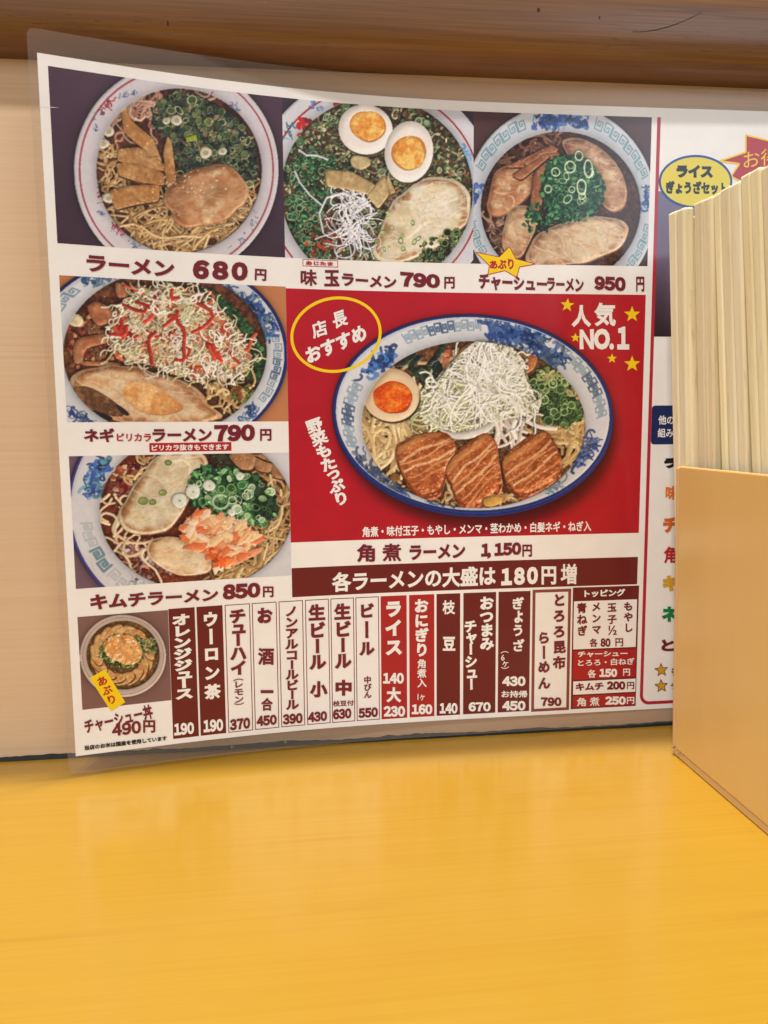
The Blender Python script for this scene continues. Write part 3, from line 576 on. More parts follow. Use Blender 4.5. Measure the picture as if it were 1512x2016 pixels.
def pic_hero():
    s = Pic([(0, 38), (1473, 62), (1443, 1033), (28, 1073)], 874, 587, (172, 26, 42), 17)
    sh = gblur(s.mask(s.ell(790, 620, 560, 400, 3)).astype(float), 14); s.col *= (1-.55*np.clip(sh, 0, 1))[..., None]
    s.patch(s.ell(768, 560, 572, 410, 3, 90), (30, 42, 104), 6, dome=3, edge=3, tex=.02)
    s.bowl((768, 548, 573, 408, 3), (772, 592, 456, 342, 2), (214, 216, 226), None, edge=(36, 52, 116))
    gy, db = (128, 150, 168), (38, 62, 118)
    s.meander(s.P, 238, 250, .42, .8, 4, gy, 3.6); s.meander(s.P, 250, 262, .42, .8, 4, (52, 76, 110), 3.8); s.meander(s.P, 262, 274, .42, .8, 4, gy, 3.6)
    s.meander(s.P, 203, 189, .3, .68, 4, gy, 3.6); s.meander(s.P, 189, 176, .3, .68, 4, (56, 78, 108), 3.8); s.meander(s.P, 176, 162, .3, .68, 4, gy, 3.6)
    s.meander(s.P, 318, 332, .4, .75, 4, gy, 3.6); s.meander(s.P, 332, 346, .4, .75, 4, (56, 78, 108), 3.8); s.meander(s.P, 346, 359, .4, .75, 4, gy, 3.6)
    s.motif([(850, 185), (870, 215), (940, 235), (1010, 245), (1060, 290), (1080, 340)], db, (80, 110, 160), 150, 30); s.motif([(1060, 300), (1110, 330), (1150, 300)], (90, 110, 130), db, 40, 24); s.motif([(960, 210), (1030, 225), (1050, 250)], db, (100, 120, 150), 30, 22)
    s.motif([(330, 385), (365, 350), (410, 340), (440, 290)], db, (70, 110, 170), 70, 26); s.motif([(295, 730), (340, 780), (400, 830), (470, 865)], (84, 90, 104), db, 90, 26)
    s.motif([(1190, 760), (1215, 700), (1260, 660)], db, (100, 110, 150), 70, 24); s.motif([(560, 900), (640, 925), (700, 930)], db, gy, 30, 16); s.motif([(1060, 880), (1130, 830)], gy, (90, 100, 120), 24, 22)
    s.fill((158, 112, 72), (112, 66, 40))
    s.strands([(340, 590), (460, 560), (590, 560), (600, 660), (470, 690), (430, 800), (360, 700)], 90, 7.5, 260, [(214, 182, 132), (196, 162, 112), (226, 198, 152)], ang=75, z=(-3, 6), curl=.3)
    s.strands([(1040, 560), (1180, 500), (1225, 600), (1210, 690), (1140, 700), (1090, 640)], 70, 7.5, 230, [(210, 176, 124), (192, 156, 104), (224, 196, 146)], ang=50, z=(-3, 7), curl=.35)
    s.strands([(620, 840), (720, 880), (900, 860), (940, 900), (700, 925)], 24, 7, 90, NOOD, z=(-3, 4), curl=.4)
    s.chips([(430, 790), (500, 860), (700, 920), (560, 900)], 50, 12, [(120, 80, 50), (60, 40, 30), (190, 160, 120)], z=(-2, 2))
    s.chips([(640, 290), (700, 270), (740, 360), (640, 400)], 40, 20, [(200, 130, 90), (160, 80, 60), (214, 180, 150)], z=(0, 4))
    for q in ([(700, 300), (760, 250), (850, 245), (890, 275), (850, 300), (760, 320)], [(930, 300), (980, 285), (1040, 310), (1020, 370), (960, 400), (940, 360)], [(860, 255), (930, 270), (960, 330), (900, 330)]):
        p = s.cut(q, .25); s.patch(p+[2, 7], (90, 56, 36), 2); s.patch(p, (196, 132, 84), 6, dome=6, edge=5, tex=.06, gloss=.5, col2=(176, 110, 66), mottle=.7)
    for q in ([(450, 350), (500, 320), (545, 255), (558, 262), (530, 330), (500, 360)], [(560, 370), (630, 290), (645, 252), (665, 262), (650, 310), (600, 360)], [(490, 350), (560, 300), (570, 320), (520, 370), (600, 340), (640, 400), (600, 440), (560, 420)], [(540, 360), (620, 380), (600, 450), (560, 440)], [(600, 340), (640, 330), (660, 400), (620, 410)]):
        p = s.smooth(q, 1); s.patch(p, (36, 44, 38), 5, dome=7, edge=4, tex=.15, gloss=.7, col2=(52, 62, 46), mottle=.7)
    g = [(1000, 420), (1060, 360), (1140, 400), (1190, 480), (1215, 560), (1150, 600), (1070, 590), (1020, 500)]
    s.patch(s.smooth(g), (56, 72, 44), 6, dome=9, edge=12, tex=.2, rough=.8)
    s.chips(g, 190, 17, [(66, 92, 56), (48, 70, 44), (92, 118, 74), (38, 56, 38)], z=(9, 15)); s.rings(g, 46, 18, [(112, 140, 90), (80, 110, 66), (150, 172, 120)], [(60, 84, 50)], z=(13, 17)); s.strands([(1010, 380), (1110, 380), (1200, 500), (1100, 420)], 16, 5, 80, [(190, 180, 130), (150, 156, 100)], z=(10, 15), curl=.6)
    m = s.smooth([(560, 560), (545, 480), (620, 410), (680, 330), (800, 270), (900, 260), (985, 330), (1000, 420), (1050, 520), (1030, 600), (900, 620), (800, 640), (680, 630), (600, 600)])
    s.patch(m, (190, 188, 156), 8, dome=12, edge=36, tex=.15, rough=.8)
    s.chips([(840, 560), (1050, 540), (1060, 640), (880, 700)], 40, 14, [(110, 84, 84), (90, 66, 64)], z=(8, 11)); s.strands([(860, 570), (980, 560), (1000, 620), (970, 650), (900, 680), (865, 650)], 24, 8, 110, [(218, 204, 192), (196, 180, 172), (232, 220, 208)], ang=72, z=(12, 20), curl=.1)
    s.strands([(560, 480), (680, 470), (700, 600), (560, 560)], 46, 4.5, 150, [(206, 208, 160), (184, 190, 130), (224, 222, 186)], z=(14, 20), curl=.35)
    base_clip = s.clip.copy()
    s.clip &= s.mask(s.smooth([(552, 520), (600, 450), (668, 360), (716, 300), (800, 235), (880, 240), (970, 300), (985, 400), (1030, 480), (1050, 560), (930, 560), (850, 590), (760, 640), (640, 610), (560, 590)]))
    s.strands(m, 330, 3.1, 230, [(228, 222, 196), (212, 208, 170), (238, 234, 222), (198, 200, 156), (180, 182, 140)], z=(16, 26), curl=.16)
    s.strands(s.ell(840, 380, 110, 90), 150, 3.1, 230, [(244, 242, 238), (230, 230, 220), (250, 249, 247), (222, 222, 196)], ang=70, z=(24, 29), curl=.16)
    s.clip = base_clip
    s.strands(s.ell(950, 350, 40, 50), 30, 3.6, 80, WHITE, z=(30, 34), curl=.7)
    s.strands(s.ell(950, 480, 60, 50), 36, 4.2, 130, WHITE, ang=45, z=(26, 32), curl=.25); s.strands(s.ell(650, 470, 50, 50), 26, 4.2, 110, WHITE, ang=120, z=(22, 28), curl=.3)
    egg(s, (436, 471, 119, 110, 14), (444, 482, 84, 64, 0), white=(228, 196, 160), yolk=(222, 84, 22), yolk2=(236, 124, 44))
    for a in ([(700, 300), (705, 260), (720, 240)], [(830, 220), (800, 280), (790, 330)], [(840, 330), (820, 280), (845, 230)]): s.strand(a, 4, (236, 232, 226), 36)
    for q in ([(610, 600), (700, 630), (790, 610), (870, 570), (850, 620), (760, 655), (690, 655)],): s.patch(s.smooth(q), (212, 208, 200), 24, dome=6, edge=5, tex=.03)
    pk = [[(438, 692), (520, 640), (640, 608), (706, 668), (702, 730), (655, 780), (645, 860), (560, 890), (492, 812)], [(650, 775), (720, 690), (832, 612), (868, 660), (884, 760), (892, 842), (805, 925), (730, 928), (688, 850)], [(878, 740), (950, 672), (1052, 616), (1100, 640), (1135, 760), (1085, 842), (968, 885), (905, 830)]]
    di = [((440, 700), (660, 610)), ((650, 790), (840, 620)), ((880, 760), (1070, 625))]
    for k, q in enumerate(pk):
        p = s.smooth(q, 1); p = s.smooth(p+s.rng.normal(0, 4, p.shape), 1); c = p.mean(0)
        s.patch(p+[5, 26], (96, 46, 24), 10, dome=8, edge=6, tex=.15, gloss=.8, col2=(140, 70, 36), mottle=.8); s.patch(p+[2, 12], (140, 70, 36), 14, dome=8, edge=6, tex=.15, gloss=.8, col2=(110, 54, 28), mottle=.8)
        s.patch(p, (180, 102, 58), 18+k, dome=14, edge=12, tex=.08, gloss=1.0, col2=(146, 76, 40), mottle=.8, rough=.35)
        keep = s.clip.copy(); s.clip &= s.mask(c+(p-c)*.95)
        a, b = np.array(di[k][0], float), np.array(di[k][1], float); d = (b-a)/np.linalg.norm(b-a); nrm = np.array([-d[1], d[0]])
        for off, wd, cc in ((8, 15, (206, 140, 84)), (52, 6, (222, 170, 124)), (74, 4, (210, 150, 104)), (104, 6, (226, 176, 130)), (132, 4, (204, 140, 94)), (158, 5, (196, 128, 82))):
            pts = [a+nrm*off+d*t+nrm*(6*np.sin(t/37+k+off)+s.rng.normal(0, 1.5)-t*.05) for t in np.linspace(-60, 300, 22)]
            s.strand(np.array(pts), wd, cc, 33.2+k-wd*.95*s.sc, .6, add=False, var=.05, flat='soft'); [s.strand(np.array(pts), wd*f_, cc, 33, .6, add=False, var=.03, flat='soft') for f_ in (1.15, .8, .5)]
        for i in range(60): q2 = s.inside(p); s.strand(s.walk(q2, np.arctan2(d[1], d[0]), 34, 4, .2), s.rng.uniform(1, 2.4), [(150, 70, 36), (216, 140, 94), (120, 52, 28)][i % 3], 33+k, .8, add=False, flat='soft')
        for i in range(70): q2 = s.inside(p); s.strand(s.walk(q2, np.arctan2(d[1], d[0]), 8, 2, .3), s.rng.uniform(.8, 2.2), (246, 214, 180), 33+k, .8, add=False, flat='soft')
        s.clip = keep
    s.patch(s.ell(850, 905, 42, 24, 0, 14, .2), (200, 150, 80), 6, dome=4, edge=3); s.patch(s.ell(455, 808, 24, 16, 30, 12, .2), (130, 90, 50), 6, dome=3, edge=2)
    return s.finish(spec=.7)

def pic_set():
    s = Pic([(0, 0), (100, 0), (100, 100), (0, 100)], 160, 200, (120, 112, 148), 19)
    t = np.linspace(0, 1, s.h)[:, None, None]
    a, b, c = C(122, 116, 150), C(104, 88, 116), C(46, 28, 38)
    s.col = (np.where(t < .5, a*(1-2*t)+b*2*t, b*(2-2*t)+c*(2*t-1)))*np.ones((s.h, s.w, 1)); return np.clip(s.col*(1+.01*s.n3)[..., None], 0, 1)

# ---- print layout of the menu, millimetres from the sheet's upper left corner (across, down) ----
BOLD = 1.2
TEXTS = [
    ('ラーメン', 'maroon_ink', [(14.98, 77.13), (50.81, 77.64), (50.3, 84.68), (14.41, 84.08)], 0.03),
    ('680', 'maroon_ink', [(58.65, 76.48), (82.69, 76.38), (82.3, 84.5), (58.21, 84.78)], 0.045),
    ('円', 'maroon_ink', [(85.77, 78.96), (90.92, 79.07), (90.62, 84.23), (85.47, 84.01)], 0.03),
    ('あじたま', 'red_ink', [(108.89, 74.51), (121.49, 74.48), (121.47, 76.24), (108.85, 76.26)], 0.03),
    ('味', 'maroon_ink', [(106.41, 78.46), (114.02, 78.16), (113.9, 85.44), (106.27, 85.7)], 0.025),
    ('玉', 'maroon_ink', [(117.29, 78.27), (124.38, 78.02), (124.28, 85.35), (117.18, 85.57)], 0.03),
    ('ラーメン', 'maroon_ink', [(125.59, 79.16), (151.35, 80.19), (151.32, 85.83), (125.51, 85.07)], 0.03),
    ('790', 'maroon_ink', [(153.12, 77.75), (172.24, 78.76), (172.24, 85.18), (153.08, 84.71)], 0.045),
    ('円', 'maroon_ink', [(174.27, 79.81), (179.34, 79.72), (179.35, 85.18), (174.27, 85.27)], 0.03),
    ('あぶり', 'red_ink', [(196.11, 72.04), (207.86, 70.63), (208.17, 75.87), (196.39, 75.68)], 0.03),
    ('チャーシュー', 'maroon_ink', [(191.04, 77.83), (224.46, 79.33), (224.57, 86.34), (191.07, 85.5)], 0.03),
    ('ラーメン', 'maroon_ink', [(224.46, 79.21), (242.69, 79.6), (242.82, 86.16), (224.56, 85.72)], 0.03),
    ('950', 'maroon_ink', [(247.9, 78.31), (263.7, 78.74), (263.89, 85.57), (248.04, 84.86)], 0.045),
    ('円', 'maroon_ink', [(268.99, 78.43), (273.1, 78.38), (273.32, 85.47), (269.2, 85.52)], 0.03),
    ('ネギ', 'maroon_ink', [(10.32, 149.97), (22.88, 149.9), (22.61, 156.05), (10.04, 155.73)], 0.03),
    ('ピリカラ', 'red_ink', [(23.68, 152.12), (38.12, 152.25), (37.98, 155.94), (23.53, 155.59)], 0.02),
    ('ラーメン', 'maroon_ink', [(38.74, 150.26), (64.6, 150.2), (64.42, 156.35), (38.51, 156.1)], 0.03),
    ('790', 'maroon_ink', [(65.61, 148.74), (84.01, 148.52), (83.82, 156.16), (65.38, 156.44)], 0.045),
    ('円', 'maroon_ink', [(86.28, 150.77), (91.53, 150.81), (91.41, 156.25), (86.15, 156.19)], 0.03),
    ('ピリカラ抜きもできます', 'paper_white', [(38.16, 157.38), (71.85, 157.35), (71.77, 160.16), (38.05, 160.11)], 0.03),
    ('キムチラーメン', 'maroon_ink', [(9.5, 223.07), (65.27, 224.13), (65.09, 230.09), (9.17, 230.1)], 0.03),
    ('850', 'maroon_ink', [(67.31, 222.53), (84.75, 222.51), (84.58, 229.72), (67.09, 229.9)], 0.045),
    ('円', 'maroon_ink', [(85.85, 224.59), (90.85, 224.88), (90.73, 230.1), (85.72, 229.79)], 0.03),
    ('店', 'paper_white', [(110.45, 102.5), (117.34, 100.12), (118.95, 107.34), (111.81, 109.7)], 0.025),
    ('長', 'paper_white', [(120.24, 97.82), (126.95, 95.43), (128.48, 102.68), (121.75, 105.05)], 0.025),
    ('おすすめ', 'paper_white', [(107.4, 114.24), (135.45, 101.99), (137.48, 109.29), (109.32, 121.26)], 0.03),
    ('人', 'paper_white', [(236.87, 92.22), (246.69, 92.13), (246.92, 102.64), (237.07, 102.7)], 0.04),
    ('気', 'paper_white', [(248.14, 90.96), (259.01, 90.86), (259.31, 102.22), (248.4, 102.28)], 0.03),
    ('NO.1', 'paper_white', [(241.14, 103.26), (266.16, 102.18), (266.48, 113.51), (241.34, 113.35)], 0.05),
    ('角煮・味付玉子・もやし・メンマ・茎わかめ・白髪ネギ・ねぎ入', 'paper_white', [(133.85, 197.82), (249.02, 197.62), (249.14, 202.95), (133.8, 203.06)], 0.025),
    ('角', 'maroon_ink', [(131.03, 206.19), (139.96, 206.49), (139.88, 215.45), (130.93, 215.11)], 0.03),
    ('煮', 'maroon_ink', [(143.45, 206.36), (152.96, 206.66), (152.91, 215.41), (143.38, 215.08)], 0.025),
    ('ラーメン', 'maroon_ink', [(156.98, 207.53), (184.89, 207.56), (184.91, 214.9), (156.95, 215.05)], 0.03),
    ('1,150', 'maroon_ink', [(192.83, 207.76), (213.21, 207.51), (213.29, 214.92), (192.87, 215.63)], 0.045),
    ('円', 'maroon_ink', [(213.74, 208.8), (218.68, 208.92), (218.76, 215.06), (213.81, 214.93)], 0.03),
    ('各ラーメンの大盛は', 'paper_white', [(118.77, 219.57), (200.37, 218.91), (200.45, 229.15), (118.63, 229.25)], 0.03),
    ('180', 'paper_white', [(203.08, 220.37), (221.92, 220.0), (222.05, 229.01), (203.15, 229.32)], 0.045),
    ('円', 'paper_white', [(223.75, 220.06), (231.31, 220.27), (231.46, 229.53), (223.88, 229.3)], 0.03),
    ('増', 'paper_white', [(233.59, 218.98), (242.0, 219.21), (242.2, 229.63), (233.76, 229.37)], 0.022),
    ('チャーシュー丼', 'maroon_ink', [(3.91, 280.32), (33.25, 276.29), (34.31, 283.44), (4.75, 287.23)], 0.03),
    ('490', 'maroon_ink', [(15.9, 283.8), (28.43, 283.54), (28.56, 289.76), (15.83, 289.73)], 0.03),
    ('円', 'maroon_ink', [(29.55, 283.68), (34.85, 284.34), (34.62, 290.34), (29.32, 289.65)], 0.03),
    ('当店のお米は国産を使用しています', 'black_ink', [(3.78, 292.4), (39.63, 292.44), (39.74, 294.76), (3.85, 294.76)], 0.035),
    ('190', 'paper_white', [(43.09, 286.95), (52.17, 287.22), (52.17, 293.09), (43.14, 292.93)], 0.04),
    ('190', 'paper_white', [(56.45, 286.82), (65.57, 287.17), (65.6, 293.17), (56.45, 293.06)], 0.04),
    ('370', 'maroon_ink', [(68.65, 287.93), (78.28, 287.84), (78.2, 293.46), (68.56, 293.51)], 0.04),
    ('450', 'maroon_ink', [(81.3, 287.6), (90.94, 287.71), (90.96, 292.81), (81.3, 292.88)], 0.04),
    ('390', 'maroon_ink', [(93.78, 287.98), (103.42, 288.01), (103.46, 293.29), (93.81, 293.23)], 0.04),
    ('430', 'maroon_ink', [(106.1, 288.03), (115.43, 288.09), (115.42, 293.11), (106.08, 293.24)], 0.04),
    ('630', 'maroon_ink', [(118.35, 287.61), (127.43, 287.58), (127.44, 292.76), (118.35, 292.92)], 0.04),
    ('枝豆付', 'maroon_ink', [(118.41, 283.33), (128.74, 283.58), (128.7, 286.45), (118.37, 286.18)], 0.02),
    ('550', 'maroon_ink', [(130.86, 287.97), (140.68, 287.99), (140.7, 293.1), (130.93, 293.06)], 0.04),
    ('140', 'paper_white', [(143.44, 270.73), (153.87, 271.33), (153.84, 276.93), (143.4, 276.31)], 0.04),
    ('大', 'paper_white', [(144.98, 278.16), (152.55, 278.62), (152.51, 286.46), (144.92, 285.98)], 0.04),
    ('230', 'paper_white', [(143.5, 287.66), (154.43, 288.35), (154.4, 293.87), (143.46, 293.16)], 0.04),
    ('1ヶ', 'paper_white', [(160.72, 282.56), (164.35, 282.77), (164.34, 286.18), (160.71, 285.97)], 0.02),
    ('160', 'paper_white', [(157.79, 287.64), (168.23, 288.25), (168.22, 293.54), (157.77, 292.9)], 0.04),
    ('枝', 'paper_white', [(173.39, 235.59), (179.9, 235.83), (179.91, 242.93), (173.39, 242.67)], 0.025),
    ('豆', 'paper_white', [(173.58, 253.99), (179.93, 254.27), (179.94, 261.43), (173.58, 261.14)], 0.035),
    ('140', 'paper_white', [(171.95, 287.81), (181.1, 288.32), (181.11, 293.89), (171.94, 293.36)], 0.04),
    ('小', 'maroon_ink', [(107.19, 272.52), (116.0, 273.18), (115.88, 281.35), (107.05, 280.65)], 0.045),
    ('中', 'maroon_ink', [(119.81, 272.75), (127.81, 273.29), (127.71, 281.36), (119.7, 280.78)], 0.045),
    ('お', 'maroon_ink', [(83.05, 234.69), (90.21, 235.16), (90.04, 242.69), (82.87, 242.18)], 0.035),
    ('酒', 'maroon_ink', [(82.78, 254.05), (90.44, 254.65), (90.26, 263.11), (82.57, 262.46)], 0.03),
    ('一', 'maroon_ink', [(83.61, 274.93), (89.65, 275.49), (89.61, 277.03), (83.57, 276.47)], 0.0),
    ('合', 'maroon_ink', [(83.65, 278.71), (89.36, 279.25), (89.22, 285.78), (83.5, 285.22)], 0.03),
    ('670', 'paper_white', [(186.77, 288.22), (198.22, 288.82), (198.25, 293.69), (186.78, 293.06)], 0.04),
    ('430', 'paper_white', [(204.1, 275.61), (216.2, 276.18), (216.26, 281.39), (204.14, 280.8)], 0.04),
    ('お持帰', 'paper_white', [(203.7, 283.09), (217.22, 283.75), (217.26, 287.47), (203.73, 286.79)], 0.022),
    ('450', 'paper_white', [(204.2, 288.43), (216.35, 289.05), (216.41, 294.18), (204.25, 293.54)], 0.04),
    ('790', 'maroon_ink', [(224.36, 287.59), (235.25, 288.14), (235.33, 292.83), (224.43, 292.26)], 0.04),
    ('トッピング', 'paper_white', [(246.21, 232.72), (267.85, 232.72), (267.96, 236.62), (246.29, 236.59)], 0.03),
    ('½', 'maroon_ink', [(259.17, 251.64), (263.77, 251.81), (263.91, 256.8), (259.29, 256.62)], 0.015),
    ('各', 'maroon_ink', [(249.44, 257.96), (253.91, 258.14), (254.01, 262.55), (249.54, 262.36)], 0.02),
    ('80', 'maroon_ink', [(255.32, 258.08), (260.63, 258.29), (260.75, 262.83), (255.43, 262.61)], 0.04),
    ('円', 'maroon_ink', [(263.24, 258.4), (267.39, 258.56), (267.51, 262.87), (263.35, 262.7)], 0.02),
    ('チャーシュー', 'paper_white', [(243.48, 264.54), (269.95, 265.19), (270.04, 268.24), (243.54, 267.56)], 0.025),
    ('とろろ・白ねぎ', 'paper_white', [(243.57, 268.72), (273.76, 269.1), (273.87, 272.74), (243.64, 272.21)], 0.02),
    ('各', 'paper_white', [(248.86, 274.19), (253.35, 274.39), (253.45, 278.72), (248.95, 278.51)], 0.02),
    ('150', 'paper_white', [(255.11, 274.01), (264.61, 274.44), (264.73, 278.9), (255.22, 278.46)], 0.045),
    ('円', 'paper_white', [(267.83, 274.58), (271.54, 274.75), (271.65, 278.52), (267.94, 278.35)], 0.02),
    ('キムチ', 'maroon_ink', [(242.64, 281.02), (257.42, 281.26), (257.52, 285.38), (242.72, 285.23)], 0.03),
    ('200', 'maroon_ink', [(259.19, 280.87), (269.22, 281.35), (269.34, 285.84), (259.3, 285.35)], 0.045),
    ('円', 'maroon_ink', [(270.06, 281.74), (274.02, 281.93), (274.13, 285.72), (270.17, 285.52)], 0.02),
    ('角', 'paper_white', [(243.38, 288.78), (248.23, 289.03), (248.33, 293.62), (243.47, 293.37)], 0.02),
    ('煮', 'paper_white', [(250.24, 288.78), (255.47, 289.04), (255.58, 293.76), (250.34, 293.49)], 0.015),
    ('250', 'paper_white', [(258.44, 288.84), (269.68, 289.4), (269.81, 293.91), (258.55, 293.33)], 0.045),
    ('円', 'paper_white', [(270.29, 289.79), (274.26, 289.99), (274.37, 293.67), (270.4, 293.47)], 0.02),
    ('ライス', 'black_ink', [(287.54, 25.69), (306.01, 25.49), (306.27, 31.63), (287.77, 31.87)], 0.05),
    ('ぎょうざセット', 'black_ink', [(282.53, 33.08), (313.48, 33.1), (313.76, 39.29), (282.75, 39.5)], 0.04),
    ('お得', 'yellow_ink', [(321.16, 18.98), (338.81, 16.52), (339.22, 24.13), (321.55, 27.03)], 0.0),
    ('他のラーメンと', 'paper_white', [(282.45, 145.51), (311.17, 145.67), (311.37, 150.2), (282.6, 150.01)], 0.02),
    ('組み合せ', 'paper_white', [(282.34, 151.85), (298.9, 151.97), (299.08, 156.51), (282.49, 156.37)], 0.02),
    ('ラー', 'black_ink', [(286.33, 166.88), (301.65, 166.17), (301.86, 171.5), (286.51, 172.01)], 0.06),
    ('味', 'orange_ink', [(287.47, 180.73), (293.81, 180.83), (294.07, 187.81), (287.71, 187.69)], 0.03),
    ('チ', 'rust_ink', [(286.71, 196.55), (294.4, 196.7), (294.7, 204.83), (286.99, 204.66)], 0.04),
    ('角', 'red_ink', [(287.61, 211.64), (294.49, 211.81), (294.81, 220.56), (287.91, 220.37)], 0.03),
    ('キ', 'ochre_ink', [(287.56, 226.48), (295.52, 226.71), (295.82, 234.98), (287.84, 234.73)], 0.05),
    ('ネ', 'green_ink', [(287.55, 242.73), (295.65, 243.01), (295.94, 250.99), (287.83, 250.69)], 0.045),
    ('と', 'maroon_ink', [(287.96, 259.99), (295.04, 260.27), (295.27, 266.54), (288.17, 266.25)], 0.04),
    ('各', 'black_ink', [(293.83, 274.46), (299.24, 274.7), (299.44, 279.99), (294.03, 279.75)], 0.02),
    ('チ', 'black_ink', [(293.97, 283.43), (299.58, 283.69), (299.7, 286.83), (294.08, 286.56)], 0.02),
]
COLUMNS = [
    ('オレンジジュース', 'paper_white', (48.06, 235.0), (48.32, 275.72), 8.1, 0.045),
    ('ウーロン茶', 'paper_white', (61.31, 234.02), (61.14, 278.02), 7.23, 0.04),
    ('チューハイ', 'maroon_ink', (73.73, 234.39), (73.52, 266.63), 7.74, 0.04),
    ('（レモン）', 'maroon_ink', (73.2, 266.32), (73.27, 283.26), 4.76, 0.02),
    ('ノンアルコールビール', 'maroon_ink', (99.06, 234.69), (98.59, 286.16), 6.24, 0.035),
    ('生ビール', 'maroon_ink', (111.26, 234.43), (111.26, 267.53), 8.08, 0.04),
    ('生ビール', 'maroon_ink', (123.72, 234.67), (123.7, 267.83), 8.16, 0.04),
    ('ビール', 'maroon_ink', (135.54, 234.01), (135.5, 263.16), 7.45, 0.04),
    ('中びん', 'maroon_ink', (135.67, 271.94), (135.68, 283.23), 3.82, 0.025),
    ('ライス', 'paper_white', (148.8, 233.97), (148.99, 262.83), 8.41, 0.045),
    ('おにぎり', 'paper_white', (162.68, 234.22), (162.98, 263.75), 7.18, 0.035),
    ('角煮入', 'paper_white', (162.91, 264.66), (163.0, 279.41), 4.78, 0.02),
    ('おつまみ', 'paper_white', (195.72, 234.35), (196.11, 261.85), 7.27, 0.035),
    ('チャーシュー', 'paper_white', (187.52, 245.64), (188.23, 281.85), 6.58, 0.035),
    ('ぎょうざ', 'paper_white', (211.72, 234.55), (212.26, 264.15), 6.41, 0.03),
    ('（6ヶ）', 'paper_white', (205.12, 260.41), (205.58, 274.18), 4.13, 0.01),
    ('とろろ昆布', 'maroon_ink', (233.14, 233.44), (233.83, 273.86), 6.75, 0.035),
    ('らーめん', 'maroon_ink', (225.36, 252.42), (226.06, 284.42), 6.5, 0.035),
    ('もやし', 'maroon_ink', (269.56, 239.2), (270.16, 255.88), 4.97, 0.03),
    ('玉子', 'maroon_ink', (260.85, 239.14), (261.29, 251.48), 4.94, 0.03),
    ('メンマ', 'maroon_ink', (252.52, 238.63), (253.16, 256.37), 4.93, 0.03),
    ('青ねぎ', 'maroon_ink', (244.95, 239.06), (245.67, 256.77), 5.37, 0.03),
    ('野菜もたっぷり', 'paper_white', (110.5, 146.14), (124.83, 186.91), 7.7, 0.035),
    ('あぶり', 'red_ink', (11.79, 260.82), (17.23, 274.38), 4.54, 0.025),
]
